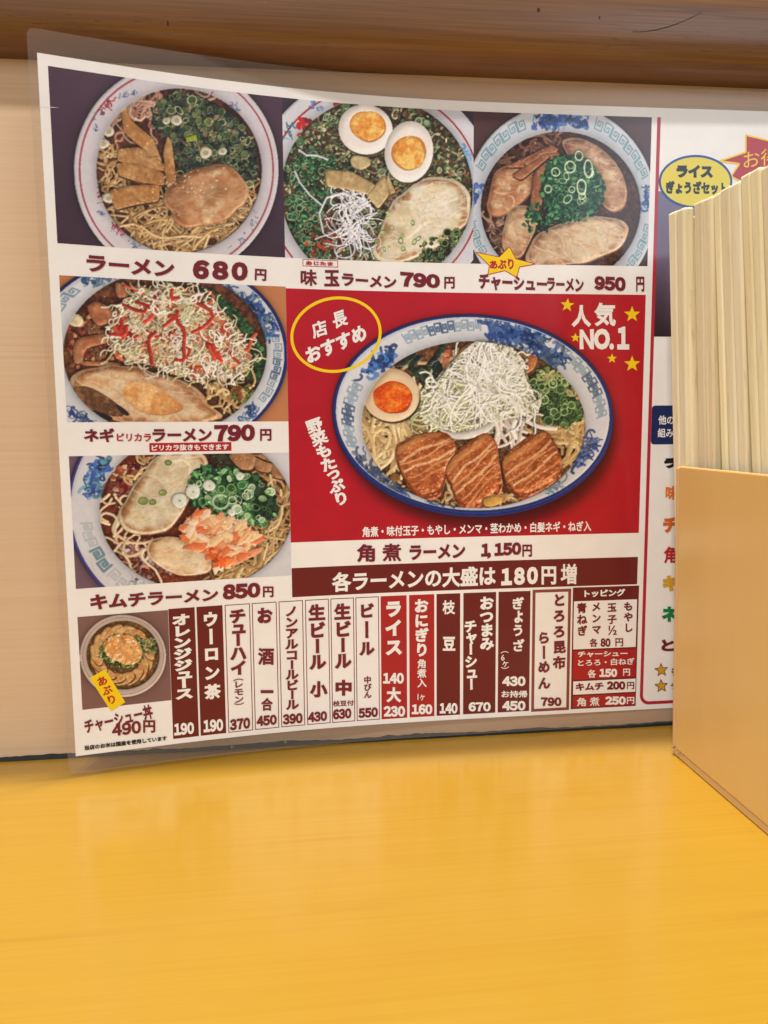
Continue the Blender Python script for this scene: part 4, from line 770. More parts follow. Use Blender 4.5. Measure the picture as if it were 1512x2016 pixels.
SHAPES = [
    ('price_burst', 'yellow_ink', [(189.46, 68.16), (200.95, 70.14), (205.89, 65.32), (209.02, 70.86), (218.82, 73.15), (210.86, 74.61), (209.62, 79.51), (203.81, 76.42), (195.51, 78.37), (196.12, 74.1)], 'red_ink', 0.36, 3),
    ('price_tag', 'yellow_ink', [(7.52, 261.15), (14.21, 257.77), (22.16, 274.15), (15.89, 277.77)], None, 0.0, 3),
    ('set_burst', 'red_ink', [(309.09, 23.61), (322.36, 19.13), (321.98, 11.21), (333.51, 13.41), (340.69, 7.08), (345.08, 13.81), (353.22, 15.04), (347.68, 23.91), (342.04, 31.35), (322.07, 33.64), (315.35, 30.52), (319.44, 24.62)], 'yellow_ink', 0.79, 2),
    ('set_badge', 'yellow_ink', [(315.58, 32.98), (315.5, 34.54), (315.1, 36.08), (314.4, 37.58), (313.41, 39.0), (312.15, 40.33), (310.63, 41.54), (308.88, 42.6), (306.94, 43.51), (304.84, 44.25), (302.61, 44.8), (300.29, 45.15), (297.93, 45.3), (295.57, 45.24), (293.23, 44.98), (290.98, 44.52), (288.84, 43.88), (286.85, 43.05), (285.04, 42.06), (283.45, 40.92), (282.1, 39.66), (281.02, 38.29), (280.22, 36.84), (279.71, 35.33), (279.5, 33.79), (279.61, 32.25), (280.01, 30.72), (280.71, 29.24), (281.7, 27.84), (282.95, 26.53), (284.45, 25.33), (286.17, 24.27), (288.09, 23.37), (290.16, 22.64), (292.36, 22.09), (294.65, 21.73), (296.99, 21.57), (299.34, 21.62), (301.66, 21.86), (303.91, 22.3), (306.06, 22.93), (308.06, 23.74), (309.88, 24.72), (311.5, 25.84), (312.87, 27.1), (313.99, 28.47), (314.82, 29.92), (315.35, 31.43)], 'blue_ink', 1.07, 3),
    ('star', 'yellow_ink', [(235.04, 88.88), (235.75, 91.16), (238.23, 91.45), (236.17, 92.78), (236.67, 95.11), (234.69, 93.65), (232.51, 94.8), (233.34, 92.57), (231.5, 90.95), (234.0, 91.03)], None, 0.0, 2),
    ('star', 'yellow_ink', [(267.37, 92.43), (268.5, 95.05), (271.49, 95.15), (269.2, 96.92), (270.08, 99.62), (267.54, 98.09), (265.09, 99.66), (265.81, 96.94), (263.43, 95.21), (266.4, 95.06)], None, 0.0, 2),
    ('star', 'yellow_ink', [(239.09, 105.38), (239.73, 106.92), (241.46, 106.99), (240.12, 108.02), (240.62, 109.61), (239.15, 108.71), (237.72, 109.63), (238.15, 108.03), (236.78, 107.01), (238.51, 106.93)], None, 0.0, 2),
    ('star', 'yellow_ink', [(257.77, 115.19), (258.46, 116.83), (260.31, 116.91), (258.89, 118.0), (259.43, 119.69), (257.86, 118.73), (256.35, 119.7), (256.8, 118.0), (255.33, 116.92), (257.17, 116.84)], None, 0.0, 2),
    ('star', 'yellow_ink', [(268.06, 116.24), (269.19, 118.9), (272.21, 119.02), (269.9, 120.8), (270.79, 123.55), (268.23, 121.98), (265.76, 123.55), (266.49, 120.8), (264.09, 119.03), (267.09, 118.9)], None, 0.0, 2),
    ('star', 'ochre_ink', [(288.08, 272.72), (289.26, 275.04), (291.83, 275.05), (290.03, 276.7), (291.01, 279.11), (288.7, 277.8), (286.74, 279.28), (287.13, 276.82), (284.94, 275.33), (287.47, 275.12)], 'maroon_ink', 0.2, 2),
    ('star', 'ochre_ink', [(288.37, 281.2), (289.56, 283.53), (292.14, 283.55), (290.32, 285.2), (291.31, 287.62), (289.0, 286.3), (287.03, 287.78), (287.42, 285.31), (285.22, 283.81), (287.76, 283.6)], 'maroon_ink', 0.2, 2),
]

# ---------------- the laminated menu: a sheet curling away from the wall at its left side ----------------
HM = 297.0
KN = np.array([0, 50, 100, 160, 230, 320, 430.])
TOPD = np.array([30.04, 17.1, 7.37, 1.2, 0.6, 1.97, 2.89]); BOTD = np.array([23.2, 13.71, 6.44, 2.52, 1.34, 0.49, 1.17])
def _spl():
    n = len(KN); A = np.zeros((n, n)); B = np.zeros((n, n)); A[0, 0] = A[-1, -1] = 1; h = np.diff(KN)
    for i in range(1, n-1):
        A[i, i-1] = h[i-1]; A[i, i] = 2*(h[i-1]+h[i]); A[i, i+1] = h[i]; B[i, i-1] = 6/h[i-1]; B[i, i] = -6/h[i-1]-6/h[i]; B[i, i+1] = 6/h[i]
    return np.linalg.solve(A, B)
_SM = _spl()
def spl(y, u):
    Mx = _SM@y; i = np.clip(np.searchsorted(KN, u)-1, 0, len(KN)-2); h = KN[i+1]-KN[i]; a = (KN[i+1]-u)/h; b = (u-KN[i])/h
    return a*y[i]+b*y[i+1]+((a**3-a)*Mx[i]+(b**3-b)*Mx[i+1])*h*h/6
UU = np.linspace(-10, 430, 441); DT = spl(TOPD, UU); DB = spl(BOTD, UU)
def _xa(d):
    s = np.gradient(d, UU); c = np.sqrt(np.clip(1-s*s, .05, 1)); x = np.concatenate([[0], np.cumsum((c[1:]+c[:-1])/2*np.diff(UU))]); return x-x[-1]+430
XT, XB = _xa(DT), _xa(DB)
X0, Z0, MR = -105.138, 10.066, -0.002745
ORG = np.array([X0+10, -26.0, 0.0])
def surf0(u, v):
    t = np.clip(v/HM, -.1, 1.1); x = np.interp(u, UU, XT)*(1-t)+np.interp(u, UU, XB)*t
    dt, db = np.interp(u, UU, DT), np.interp(u, UU, DB); d = dt*(1-t)+db*t
    z = (HM-v)*np.sqrt(1-np.clip((dt-db)/HM, -.9, .9)**2); cm, sm_ = math.cos(MR), math.sin(MR)
    return np.stack([X0+x*cm-z*sm_, -d, Z0+z*cm+x*sm_], -1)
def surf(uv, off=0.0):
    uv = np.asarray(uv, float).reshape(-1, 2); u, v = uv[:, 0], uv[:, 1]; p = surf0(u, v)
    a = surf0(u+1, v)-surf0(u-1, v); b = surf0(u, v+1)-surf0(u, v-1); n = np.cross(a, b); n /= np.linalg.norm(n, axis=1)[:, None]
    n *= np.sign(-n[:, 1:2]); return (p+n*off-ORG)*MM
menu = thing('laminated_menu', 'laminated sheet of ramen photos and prices against the wall, left side curling forward', 'menu', tuple(ORG*MM))

def grid(name, u0, u1, v0, v1, off, m, step=5.0, parent=menu, uvmap=False, thick=0):
    nu = max(1, int(math.ceil((u1-u0)/step))); nv = max(1, int(math.ceil((v1-v0)/12.0)))
    us = np.linspace(u0, u1, nu+1); vs_ = np.linspace(v0, v1, nv+1); g = np.array([(u, v) for v in vs_ for u in us]); V = surf(g, off)
    F_ = [(j*(nu+1)+i, (j+1)*(nu+1)+i, (j+1)*(nu+1)+i+1, j*(nu+1)+i+1) for j in range(nv) for i in range(nu)]
    V = V.tolist()
    if thick:
        n0 = len(V); V += surf(g, off-thick).tolist(); F_ += [tuple(n0+k for k in f[::-1]) for f in list(F_)]
        ring = [i for i in range(nu+1)]+[j*(nu+1)+nu for j in range(1, nv+1)]+[nv*(nu+1)+i for i in range(nu-1, -1, -1)]+[j*(nu+1) for j in range(nv-1, 0, -1)]
        F_ += [(a, b, b+n0, a+n0) for a, b in zip(ring, ring[1:]+ring[:1])]
    o = mesh_obj(name, V, F_, m, parent, False)
    if uvmap:
        lay = o.data.uv_layers.new(name='UVMap'); st = [((u-u0)/(u1-u0), 1-(v-v0)/(v1-v0)) for u, v in g]
        for lp in o.data.loops: lay.data[lp.index].uv = st[lp.vertex_index]
    o.data.shade_smooth() if not thick else None
    return o
paper = grid('paper_sheet', 0, 430, 0, HM, 0, INK['paper_white'], thick=.22)
# the clear film sealed round the paper: a thin ring with rounded outer corners
def film_ring():
    L, Tp, Rt, Bt = -3.4, -9.0, 434.0, 8.0; rc = 3.0
    V = []; F_ = []
    outer = []; inner = []
    def add(po, pi): outer.append(po); inner.append(pi)
    for u in np.linspace(L+rc, 430, 90): add((u, Tp), (max(u, 0), 0) if u > 0 else (0, 0))
    for v in np.linspace(0, HM, 26): add((Rt, v), (430, v))
    for u in np.linspace(430, L+rc, 90): add((u, HM+Bt), (max(u, 0), HM))
    for a in (112, 135, 158): q = math.radians(a); add((L+rc+rc*math.cos(q), HM+Bt-rc+rc*math.sin(q)), (0, HM))
    for v in np.linspace(HM+Bt-rc, Tp+rc, 40): add((L, v), (0, min(max(v, 0), HM)))
    for a in (202, 225, 248): q = math.radians(a); add((L+rc+rc*math.cos(q), Tp+rc+rc*math.sin(q)), (0, 0))
    n = len(outer)
    inn = [(i[0]+.05*(i[0] <= 0)-.05*(i[0] >= 430), i[1]) for i in inner]
    O1, I1 = surf(outer, .12), surf(inner, .03); O2, I2 = surf(outer, -.26), surf(inner, -.2)
    V = np.vstack([O1, I1, O2, I2]).tolist()
    for i in range(n):
        j = (i+1) % n; F_ += [(i, j, n+j, n+i), (2*n+j, 2*n+i, 3*n+i, 3*n+j), (j, i, 2*n+i, 2*n+j)]
    o = mesh_obj('laminate_border', V, F_, M_FILM, menu, False)
    bm = bmesh.new(); bm.from_mesh(o.data); bmesh.ops.dissolve_degenerate(bm, dist=1e-6, edges=bm.edges[:]); bm.to_mesh(o.data); bm.free()
film_ring()
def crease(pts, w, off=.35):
    # a little pressed ridge in the film, coloured white to paint in its highlight
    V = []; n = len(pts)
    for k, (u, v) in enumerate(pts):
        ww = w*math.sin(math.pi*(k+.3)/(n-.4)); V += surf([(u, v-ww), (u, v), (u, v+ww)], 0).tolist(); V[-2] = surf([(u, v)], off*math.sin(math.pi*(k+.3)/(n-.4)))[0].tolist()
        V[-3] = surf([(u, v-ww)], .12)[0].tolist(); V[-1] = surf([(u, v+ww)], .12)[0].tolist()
    mesh_obj('crease_highlight', V, [(3*i+j, 3*i+j+1, 3*i+j+4, 3*i+j+3) for i in range(n-1) for j in (0, 1)], M_CREASE_GLINT, menu, True)
M_CREASE_GLINT = mat('crease_highlight_white', (250, 246, 240), .12, 1.0, .05)[0]
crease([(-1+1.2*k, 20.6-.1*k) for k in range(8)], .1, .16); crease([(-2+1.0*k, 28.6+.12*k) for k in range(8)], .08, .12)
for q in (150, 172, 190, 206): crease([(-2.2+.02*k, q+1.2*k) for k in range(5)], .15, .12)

# ---- flat print ----
def photo_mat(name, arr):
    h, w = arr.shape[:2]; im = bpy.data.images.new(name, w, h, alpha=False); px = np.ones((h, w, 4), np.float32); px[..., :3] = arr[::-1]
    im.pixels.foreach_set(px.ravel()); im.update(); im.pack()
    m, nt, b = mat(name, None, .5, .55, .16, .2); t = nt.nodes.new('ShaderNodeTexImage'); t.image = im; t.extension = 'EXTEND'
    g = node(nt, 'ShaderNodeHueSaturation', Saturation=SAT, Value=VAL); nt.links.new(t.outputs[0], g.inputs['Color']); nt.links.new(g.outputs[0], b.inputs['Base Color']); return m
SAT, VAL = 1.0, 1.0
PH = [('ramen_photo', 3.8, 99.5, 4.4, 73.4, pic_ramen, 'printed photo of a red rimmed bowl with pork slice, bamboo shoots and green onion'),
      ('ramen_photo', 99.5, 188.3, 4.4, 73.4, pic_egg, 'printed photo of ramen with two egg halves and white shreds'),
      ('ramen_photo', 188.3, 274.6, 4.4, 73.4, pic_pork, 'printed photo of ramen with pork slices round a mound of green onion'),
      ('ramen_photo', 3.8, 99.4, 86.3, 147.3, pic_negi, 'printed photo of ramen under shredded onion streaked with red sauce'),
      ('ramen_photo', 3.8, 99.4, 161.8, 220.1, pic_kimchi, 'printed photo of ramen with pale pork, kimchi and green onion'),
      ('rice_bowl_photo', 3.8, 42.4, 232.8, 275.6, pic_rice, 'small printed photo of a pork rice bowl'),
      ('ramen_photo', 99.45, 274.2, 87.0, 204.3, pic_hero, 'large printed photo of pork belly ramen on a red ground'),
      ('set_photo', 278.6, 345, 38.2, 107.0, pic_set, 'purple to dark printed picture behind the yellow oval')]
for i, (nm, u0, u1, v0, v1, fn, lab) in enumerate(PH):
    o = grid(nm, u0, u1, v0, v1, .05 if i != 6 else .055, photo_mat(nm, fn()), uvmap=True); o['label'] = lab
def rect(name, u0, u1, v0, v1, c, off=.05): return grid(name, u0, u1, v0, v1, off, INK[c])
def outline(name, u0, u1, v0, v1, c, w=.45, off=.05):
    V = []; F_ = []; n = 14
    P = [(u, v0) for u in np.linspace(u0, u1, 4)]+[(u1, v) for v in np.linspace(v0, v1, n)[1:]]+[(u, v1) for u in np.linspace(u1, u0, 4)[1:]]+[(u0, v) for v in np.linspace(v1, v0, n)[1:-1]]
    Q = [(min(max(a, u0+w), u1-w), min(max(b, v0+w), v1-w)) for a, b in P]; k = len(P)
    return mesh_obj(name, surf(P+Q, off).tolist(), [(i, (i+1) % k, k+(i+1) % k, k+i) for i in range(k)], INK[c], menu)
VT, VB = 232.35, 294.5
rect('price_panel', 42.55, 54.25, VT, VB, 'dark_maroon'); rect('price_panel', 55.1, 66.9, VT, VB, 'dark_maroon')
for a, b in ((67.95, 79.6), (80.5, 92.1), (93.1, 104.65), (105.7, 117.15), (117.95, 129.35), (130.15, 141.65)): outline('price_panel', a, b, VT, VB, 'maroon_ink', .38)
rect('price_panel', 142.55, 155.45, VT, VB, 'panel_red'); rect('price_panel', 156.7, 169.3, VT, VB, 'panel_red')
rect('price_panel', 170.45, 182.4, VT, VB, 'dark_maroon'); rect('price_panel', 184.0, 200.65, VT, VB, 'dark_maroon'); rect('price_panel', 201.9, 218.3, VT, VB, 'dark_maroon')
outline('price_panel', 219.4, 239.4, 231.9, 295.1, 'brown_red', 1.5)
rect('topping_panel', 240.3, 275.2, 231.4, 294.8, 'dark_maroon')
rect('panel_field', 241.0, 274.3, 238.5, 263.4, 'paper_white', .08); rect('panel_field', 241.0, 274.6, 264.2, 279.4, 'panel_red', .08)
rect('panel_field', 241.4, 274.8, 280.2, 287.2, 'paper_white', .08); rect('panel_field', 241.4, 274.8, 287.9, 294.2, 'panel_red', .08)
rect('banner', 99.6, 274.1, 216.6, 230.7, 'dark_maroon'); rect('note_strip', 37.1, 73.1, 156.6, 160.6, 'red_ink'); outline('reading_box', 107.4, 123.8, 73.7, 76.9, 'red_ink', .3, .06)
# red frame of the right half, rounded at the lower corner
def band(name, path, w, c, off=.06, closed=False):
    P = np.array(path, float); n = len(P); T_ = np.gradient(P, axis=0) if not closed else (np.roll(P, -1, 0)-np.roll(P, 1, 0)); T_ /= np.linalg.norm(T_, axis=1)[:, None]; N = np.c_[-T_[:, 1], T_[:, 0]]
    V = surf(np.vstack([P+N*w/2, P-N*w/2]), off).tolist(); return mesh_obj(name, V, [(i, (i+1) % n, n+(i+1) % n, n+i) for i in range(n if closed else n-1)], INK[c], menu)
fr = [(278.2, v) for v in np.linspace(4.3, 289.4, 40)]+[(278.2+4.2-4.2*math.cos(a), 289.4+4.2*math.sin(a)) for a in np.linspace(.2, 1.45, 7)]+[(u, 293.6) for u in np.linspace(282.8, 424, 30)]
band('frame_line', fr, 1.7, 'frame_red')
def rrect(u0, u1, v0, v1, r):
    o = []
    for cx, cy, a0 in ((u1-r, v0+r, -90), (u1-r, v1-r, 0), (u0+r, v1-r, 90), (u0+r, v0+r, 180)): o += [(cx+r*math.cos(math.radians(a0+a)), cy+r*math.sin(math.radians(a0+a))) for a in (0, 30, 60, 90)]
    return o
def flat(name, pts, c, off, parent=menu):
    from mathutils.geometry import tessellate_polygon
    P = np.array(pts, float); tr = tessellate_polygon([[Vector((a, b, 0)) for a, b in P]])
    return mesh_obj(name, surf(P, off).tolist(), [tuple(t) for t in tr], INK[c], parent)
flat('set_panel', rrect(279.1, 345, 140.6, 159.9, 1.6), 'navy_ink', .06)
ang = np.linspace(0, 2*np.pi, 72, endpoint=False); rr_ = math.radians(-13)
band('oval_ring', [(122.6+21.0*math.cos(a)*math.cos(rr_)-16.6*math.sin(a)*math.sin(rr_), 107.4+21.0*math.cos(a)*math.sin(rr_)+16.6*math.sin(a)*math.cos(rr_)) for a in ang], 1.35, 'yellow_ink', .12, True)
lay_off = .12
for i, (nm, c, poly, oc, ow, ly) in enumerate(SHAPES):
    c2 = 'lemon_ink' if nm == 'set_badge' else 'frame_red' if nm == 'set_burst' else c
    o = flat(nm, poly, c2, .05+.03*ly+.008*i)
    if oc:
        P = np.array(poly+[poly[0]]); Q = []
        for a, b in zip(P[:-1], P[1:]):
            for t in (0.02, .35, .65, .98): Q.append(a*(1-t)+b*t)
        band(nm+'_edge', Q, max(ow, .35), oc, .05+.03*ly+.008*i+.012, True).parent = menu
for v_ in (41.,): pass

# ---- lettering: glyph outlines laid flat on the sheet ----
_cur = bpy.data.curves.new('glyphs', 'FONT'); _cur.resolution_u = 3; _cob = bpy.data.objects.new('glyphs', _cur); COL.objects.link(_cob)
_cache = {}
def glyphs(txt, bold):
    # filled outlines plus a stroke of half-width `bold` (em) that follows every contour: the heavy poster lettering
    k = (txt, bold)
    if k in _cache: return _cache[k]
    _cur.body = txt; bpy.context.view_layer.update()
    me = _cob.to_mesh(); v = np.empty(len(me.vertices)*3); me.vertices.foreach_get('co', v); v = v.reshape(-1, 3)[:, :2].copy()
    f = [tuple(p.vertices) for p in me.polygons]; _cob.to_mesh_clear()
    lay = [0.0]*len(v); V = [tuple(q) for q in v]; F_ = list(f)
    if bold > 0:
        use = {}
        for t in f:
            for a, b in zip(t, t[1:]+t[:1]): use[(a, b)] = 1
        nxt = {}
        for (a, b) in use:
            if (b, a) not in use: nxt[a] = b
        seen = set()
        for s0 in list(nxt):
            if s0 in seen: continue
            lp = []; a = s0
            while a in nxt and a not in seen: seen.add(a); lp.append(a); a = nxt[a]
            if len(lp) < 3: continue
            P = v[lp]; keep = [0]
            for q in range(1, len(P)):
                if np.hypot(*(P[q]-P[keep[-1]])) > .006: keep.append(q)
            P = P[keep]; n = len(P)
            if n < 3: continue
            e = np.roll(P, -1, 0)-P; e /= np.linalg.norm(e, axis=1)[:, None]+1e-12; nr = np.c_[-e[:, 1], e[:, 0]]
            m_ = nr+np.roll(nr, 1, 0); l2 = np.maximum((m_**2).sum(1)/2, .55); m_ = m_/l2[:, None]
            base = len(V); V += [tuple(q) for q in P+m_*bold]+[tuple(q) for q in P-m_*bold]; lay += [.006+.0025*((q*7) % 5) for q in range(n)]+[.018+.0025*((q*3) % 5) for q in range(n)]
            F_ += [(base+q, base+(q+1) % n, base+n+(q+1) % n, base+n+q) for q in range(n)]
    _cache[k] = (np.array(V), F_, np.array(lay)); return _cache[k]
def figures(txt, bold, adv):
    # price figures set one by one, closer than full width
    V = []; F_ = []; L_ = []; x = 0; n0 = 0
    for ch in txt:
        v, f, ly = glyphs(ch.translate(WIDE), bold); V.append(v+[x, 0]); F_ += [tuple(n0+k for k in t) for t in f]; L_.append(ly); n0 += len(v); x += adv if ch.isdigit() else adv*.5
    return np.vstack(V), F_, np.concatenate(L_)
WIDE = {ord(a): b for a, b in zip('0123456789', '０１２３４５６７８９')}
def heavy(t): return 1.3 if all('\u3040' <= ch <= '\u30ff' for ch in t) else 1.0
LET = .2
def letter_obj(V, F_, L_, c, name='lettering'):
    V = np.asarray(V); S = surf(V, LET); S[:, 1] -= L_*MM
    return mesh_obj(name, S.tolist(), F_, INK[c], menu)
for txt, c, q, bold in TEXTS:
    v, f, ly = figures(txt, bold*1.55, .8 if txt in ('680', '180') else .64) if txt[0].isdigit() and txt != '1ヶ' else glyphs(txt.translate(WIDE) if txt == 'NO.1' else txt, bold*BOLD*heavy(txt)); lo, hi = v.min(0), v.max(0); s = (v-lo)/(hi-lo); a, b = s[:, :1], 1-s[:, 1:]; q = np.array(q)
    P = q[0]*(1-a)*(1-b)+q[1]*a*(1-b)+q[2]*a*b+q[3]*(1-a)*b
    letter_obj(P, f, ly, c, 'price_figure' if txt[0].isdigit() else 'lettering')
TURN = 'ー（）'; SMALL = 'ャュョッゃゅょっァィゥェォヶ'
for txt, c, p0, p1, em, bold in COLUMNS:
    p0, p1 = np.array(p0), np.array(p1); n = len(txt); d = p1-p0; L = np.linalg.norm(d); d = d/L; r = np.array([-d[1], d[0]])*-1 if False else np.array([d[1], -d[0]])
    wts = np.array([.72 if ch in SMALL else .8 if ch in TURN else 1.0 for ch in txt]); cs = np.concatenate([[0], np.cumsum(wts)])/wts.sum()*L
    VV = []; FF = []; LL = []; k0 = 0
    for i, ch in enumerate(txt):
        v, f, ly = glyphs(ch, bold*BOLD*(heavy(ch)*.5+.5)); LL.append(ly); cell = cs[i+1]-cs[i]; g = v-np.array([.5, .38])
        if ch in TURN: g = np.c_[g[:, 1], -g[:, 0]]
        if ch in SMALL: g = g+np.array([.06, .1])
        sy = min(em, cell*1.03)/(.72 if ch in SMALL else 1) if ch not in TURN else cell*1.12
        sx = em
        mid = (cs[i]+cs[i+1])/2
        P = p0+d*mid+r*0+np.outer(g[:, 0]*sx, r)+np.outer(-g[:, 1]*sy, d)
        VV.append(P); FF += [tuple(k0+a for a in t) for t in f]; k0 += len(v)
    letter_obj(np.vstack(VV), FF, np.concatenate(LL), c)
bpy.data.objects.remove(_cob)

# ---------------- chopstick box ----------------
def plastic():
    m, nt, b = mat('amber_plastic', (226, 180, 116), .38, .25, .2)
    n = noise(nt, coords(nt, (40, 30, 5)), 1.0, 4); n2 = noise(nt, coords(nt, (160, 160, 160)), 1.0, 2)
    c = mixc(nt, n, lin((222, 184, 114)), lin((206, 162, 92))); nt.links.new(c, b.inputs['Base Color'])
    b.inputs['Subsurface Weight'].default_value = .15; b.inputs['Subsurface Radius'].default_value = (.01, .006, .003); b.inputs['Subsurface Scale'].default_value = .4
    bump(nt, b, n2, .05, .0003); return m
M_BOX = plastic()
M_EDGE = mat('cloudy_edge', (206, 164, 108), .5, .15)[0]
BX, BY = .1737, -.0335
box = thing('chopstick_box', 'open amber plastic box full of chopsticks standing against the menu', 'box', (BX+.035, BY-.045, 0))
O_ = Vector((BX+.035, BY-.045, 0))
def bb(name, x0, x1, y0, y1, z0, z1, m, top=None, bev=.0006):
    t = None if top is None else (top[0]-O_.x, top[1]-O_.x, top[2]-O_.y, top[3]-O_.y)
    return bevel_box(name, x0-O_.x, x1-O_.x, y0-O_.y, y1-O_.y, z0, z1, m, box, bev, 2, t)
W_, D_, Hb, th = .074, .092, .1373, .0024
bb('base_plate', BX+.0002, BX+W_, BY-D_, BY-.0002, 0.0002, .0036, M_EDGE)
bb('side_panel', BX, BX+th, BY-D_, BY-.0030, .0037, Hb, M_BOX, (BX-.0024, BX-.0024+th, BY-D_, BY-.0030))
bb('side_panel', BX+W_-th, BX+W_, BY-D_, BY-.0030, .0037, Hb, M_BOX)
bb('back_panel', BX-.0002, BX+W_, BY-.0029, BY, .0037, Hb-.0004, M_EDGE, (BX-.0025, BX+W_, BY-.0029, BY), .0009)
bb('front_panel', BX+th+.0002, BX+W_-th-.0002, BY-D_+.0002, BY-D_+th, .0037, Hb-.0003, M_BOX)
# chips of old glue at the lower corner
V = []; F_ = []
rg = np.random.default_rng(3)
for k in range(9):
    c = np.array([BX-.0004+rg.uniform(-.0005, .0012), BY-rg.uniform(0, .011), rg.uniform(.0006, .005)])-np.array(O_); r_ = rg.uniform(.0004, .0009); n0 = len(V)
    for d in ((1, 0, 0), (-1, 0, 0), (0, 1, 0), (0, -1, 0), (0, 0, 1), (0, 0, -1)): V.append(c+np.array(d)*r_*rg.uniform(.5, 1.2))
    V[-1][2] = max(V[-1][2], .0001)
    F_ += [tuple(n0+i for i in t) for t in ((0, 2, 4), (2, 1, 4), (1, 3, 4), (3, 0, 4), (2, 0, 5), (1, 2, 5), (3, 1, 5), (0, 3, 5))]
o = mesh_obj('glue_crumbs', V, F_, mat('old_glue', (150, 118, 78), .6, .1)[0], box); o['kind'] = 'stuff'

# ---------------- chopsticks ----------------
def stick_mat(name, c1, c2, off):
    m, nt, b = mat(name, c1, .62)
    def coords(nt, scale, off):    # every stick gets its own stretch of grain
        tc = nt.nodes.new('ShaderNodeTexCoord'); oi = nt.nodes.new('ShaderNodeObjectInfo'); ad = nt.nodes.new('ShaderNodeVectorMath'); ad.operation = 'ADD'
        mp = nt.nodes.new('ShaderNodeMapping'); mp.inputs['Scale'].default_value = scale; mp.inputs['Location'].default_value = off
        nt.links.new(tc.outputs['Object'], ad.inputs[0]); nt.links.new(oi.outputs['Random'], ad.inputs[1]); nt.links.new(ad.outputs[0], mp.inputs[0]); return mp.outputs[0]
    v = coords(nt, (170, 170, 5), off); n1 = noise(nt, v, 1.0, 5, .6); n2 = noise(nt, coords(nt, (700, 700, 60), off), 1.0, 2)
    n3 = noise(nt, coords(nt, (30, 30, 9), off), 1.0, 2)
    c = mixc(nt, ramp(nt, [(.4, (0, 0, 0)), (.62, (1, 1, 1))], n1).outputs[0], lin(c1), lin(c2)); c = mixc(nt, ramp(nt, [(.5, (0, 0, 0)), (.85, (.4, .4, .4))], n3).outputs[0], c, lin((226, 200, 156)))
    c = mixc(nt, ramp(nt, [(.62, (0, 0, 0)), (.75, (.35, .35, .35))], n2).outputs[0], c, lin((170, 130, 80)))
    oi = nt.nodes.new('ShaderNodeObjectInfo'); hv = node(nt, 'ShaderNodeHueSaturation'); mr_ = nt.nodes.new('ShaderNodeMapRange'); mr_.inputs[3].default_value = .88; mr_.inputs[4].default_value = 1.04
    nt.links.new(oi.outputs['Random'], mr_.inputs[0]); nt.links.new(mr_.outputs[0], hv.inputs['Value']); nt.links.new(c, hv.inputs['Color']); nt.links.new(hv.outputs[0], b.inputs['Base Color']); bump(nt, b, n2, .35, .0006); return m
M_ST = [stick_mat('pale_aspen', (244, 234, 200), (232, 218, 178), (0, 0, 0)), stick_mat('pale_aspen_warm', (240, 228, 194), (226, 208, 168), (5, 2, 1)), stick_mat('pale_aspen_yellow', (246, 236, 196), (236, 222, 172), (1, 7, 3))]
_pm = {}
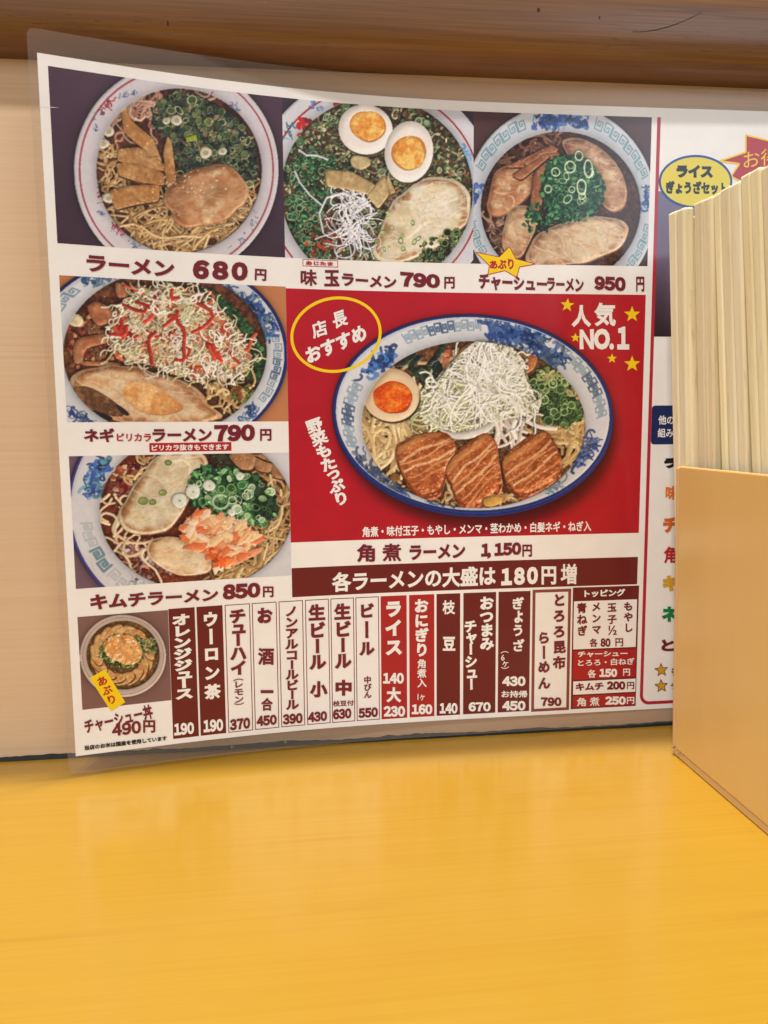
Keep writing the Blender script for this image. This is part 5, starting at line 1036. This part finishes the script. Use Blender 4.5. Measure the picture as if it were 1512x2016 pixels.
def pair_mesh(k, wd, th_):
    # one stick of a pair: tapered bar with eased edges; mesh runs down from the origin at its top
    key = (k, wd, th_)
    if key not in _pm:
        bm = bmesh.new(); L = .240; tp = .72
        v = [bm.verts.new(p) for p in ((0, -wd*tp, -L), (th_*tp, -wd*tp, -L), (th_*tp, 0, -L), (0, 0, -L), (0, -wd, 0), (th_, -wd, 0), (th_, 0, 0), (0, 0, 0))]
        for f in ((0, 3, 2, 1), (4, 5, 6, 7), (0, 1, 5, 4), (1, 2, 6, 5), (2, 3, 7, 6), (3, 0, 4, 7)): bm.faces.new([v[i] for i in f])
        bmesh.ops.bevel(bm, geom=bm.edges[:], offset=.0009, segments=2, affect='EDGES', profile=.5)
        me = bpy.data.meshes.new('stick'); bm.to_mesh(me); bm.free(); me.materials.append(M_ST[k]); _pm[key] = me
    return _pm[key]
def pair(label, y, x=.1655, z=.2485, lx=.081, ly=0.0, wd=.0069, k=0, edge_on=False, group='chopstick pairs packed in the box', rx=0):
    root = thing('chopstick_pair', label, 'chopsticks', (x, y, z), group)
    root.rotation_euler = (math.atan(ly)+rx, -math.atan(lx), 0)
    for j in range(2):
        me = pair_mesh(k, .0053 if edge_on else wd, .0062 if edge_on else .005)
        o = bpy.data.objects.new('stick', me); COL.objects.link(o); o.parent = root
        o.location = (.0063*j, 0, 0) if edge_on else (0, -(wd+.00012)*j, -.0002*j)
    return root
PR = [('chopstick pair nearest the wall, its top a little lower than its neighbour', -.0306, dict(x=.1668, z=.2455, ly=.03, k=1)),
      ('second chopstick pair from the wall, standing proud of the rest with its edge in shade', -.0318, dict(x=.1648, z=.2492, ly=.055, wd=.0068, k=0)),
      ('pale chopstick pair just right of the shaded edge', -.0462, dict(x=.1690, z=.2496, ly=.046, wd=.0070, k=1)),
      ('chopstick pair turned edge on between two wide pairs', -.0616, dict(x=.1692, z=.2486, ly=.018, edge_on=True, k=2)),
      ('wide chopstick pair left of the thin dark line', -.0670, dict(x=.1688, z=.2488, ly=.008, wd=.0070, k=0)),
      ('yellowish chopstick pair right of the thin dark line', -.0817, dict(x=.1686, z=.2494, ly=-.008, wd=.0060, k=2)),
      ('chopstick pair second from the right edge of the photo', -.0941, dict(x=.1691, z=.2484, ly=-.016, wd=.0066, k=1)),
      ('chopstick pair cut by the right edge of the photo', -.1078, dict(x=.1688, z=.2488, ly=-.02, wd=.0064, k=0))]
for lab, y, kw in PR: pair(lab, y, **kw)
rk = np.random.default_rng(8)
for row in range(1, 3):
    for c in range(5):
        pair('chopstick pair in the rows behind the front one', -.0345-.0145*c-rk.uniform(0, .001), x=.1655+.0125+.0075*row, z=.2475-rk.uniform(0, .003), lx=.06-.012*row, ly=.055-.016*c, k=int(rk.integers(3)), group='chopstick pairs in the rear rows of the box')
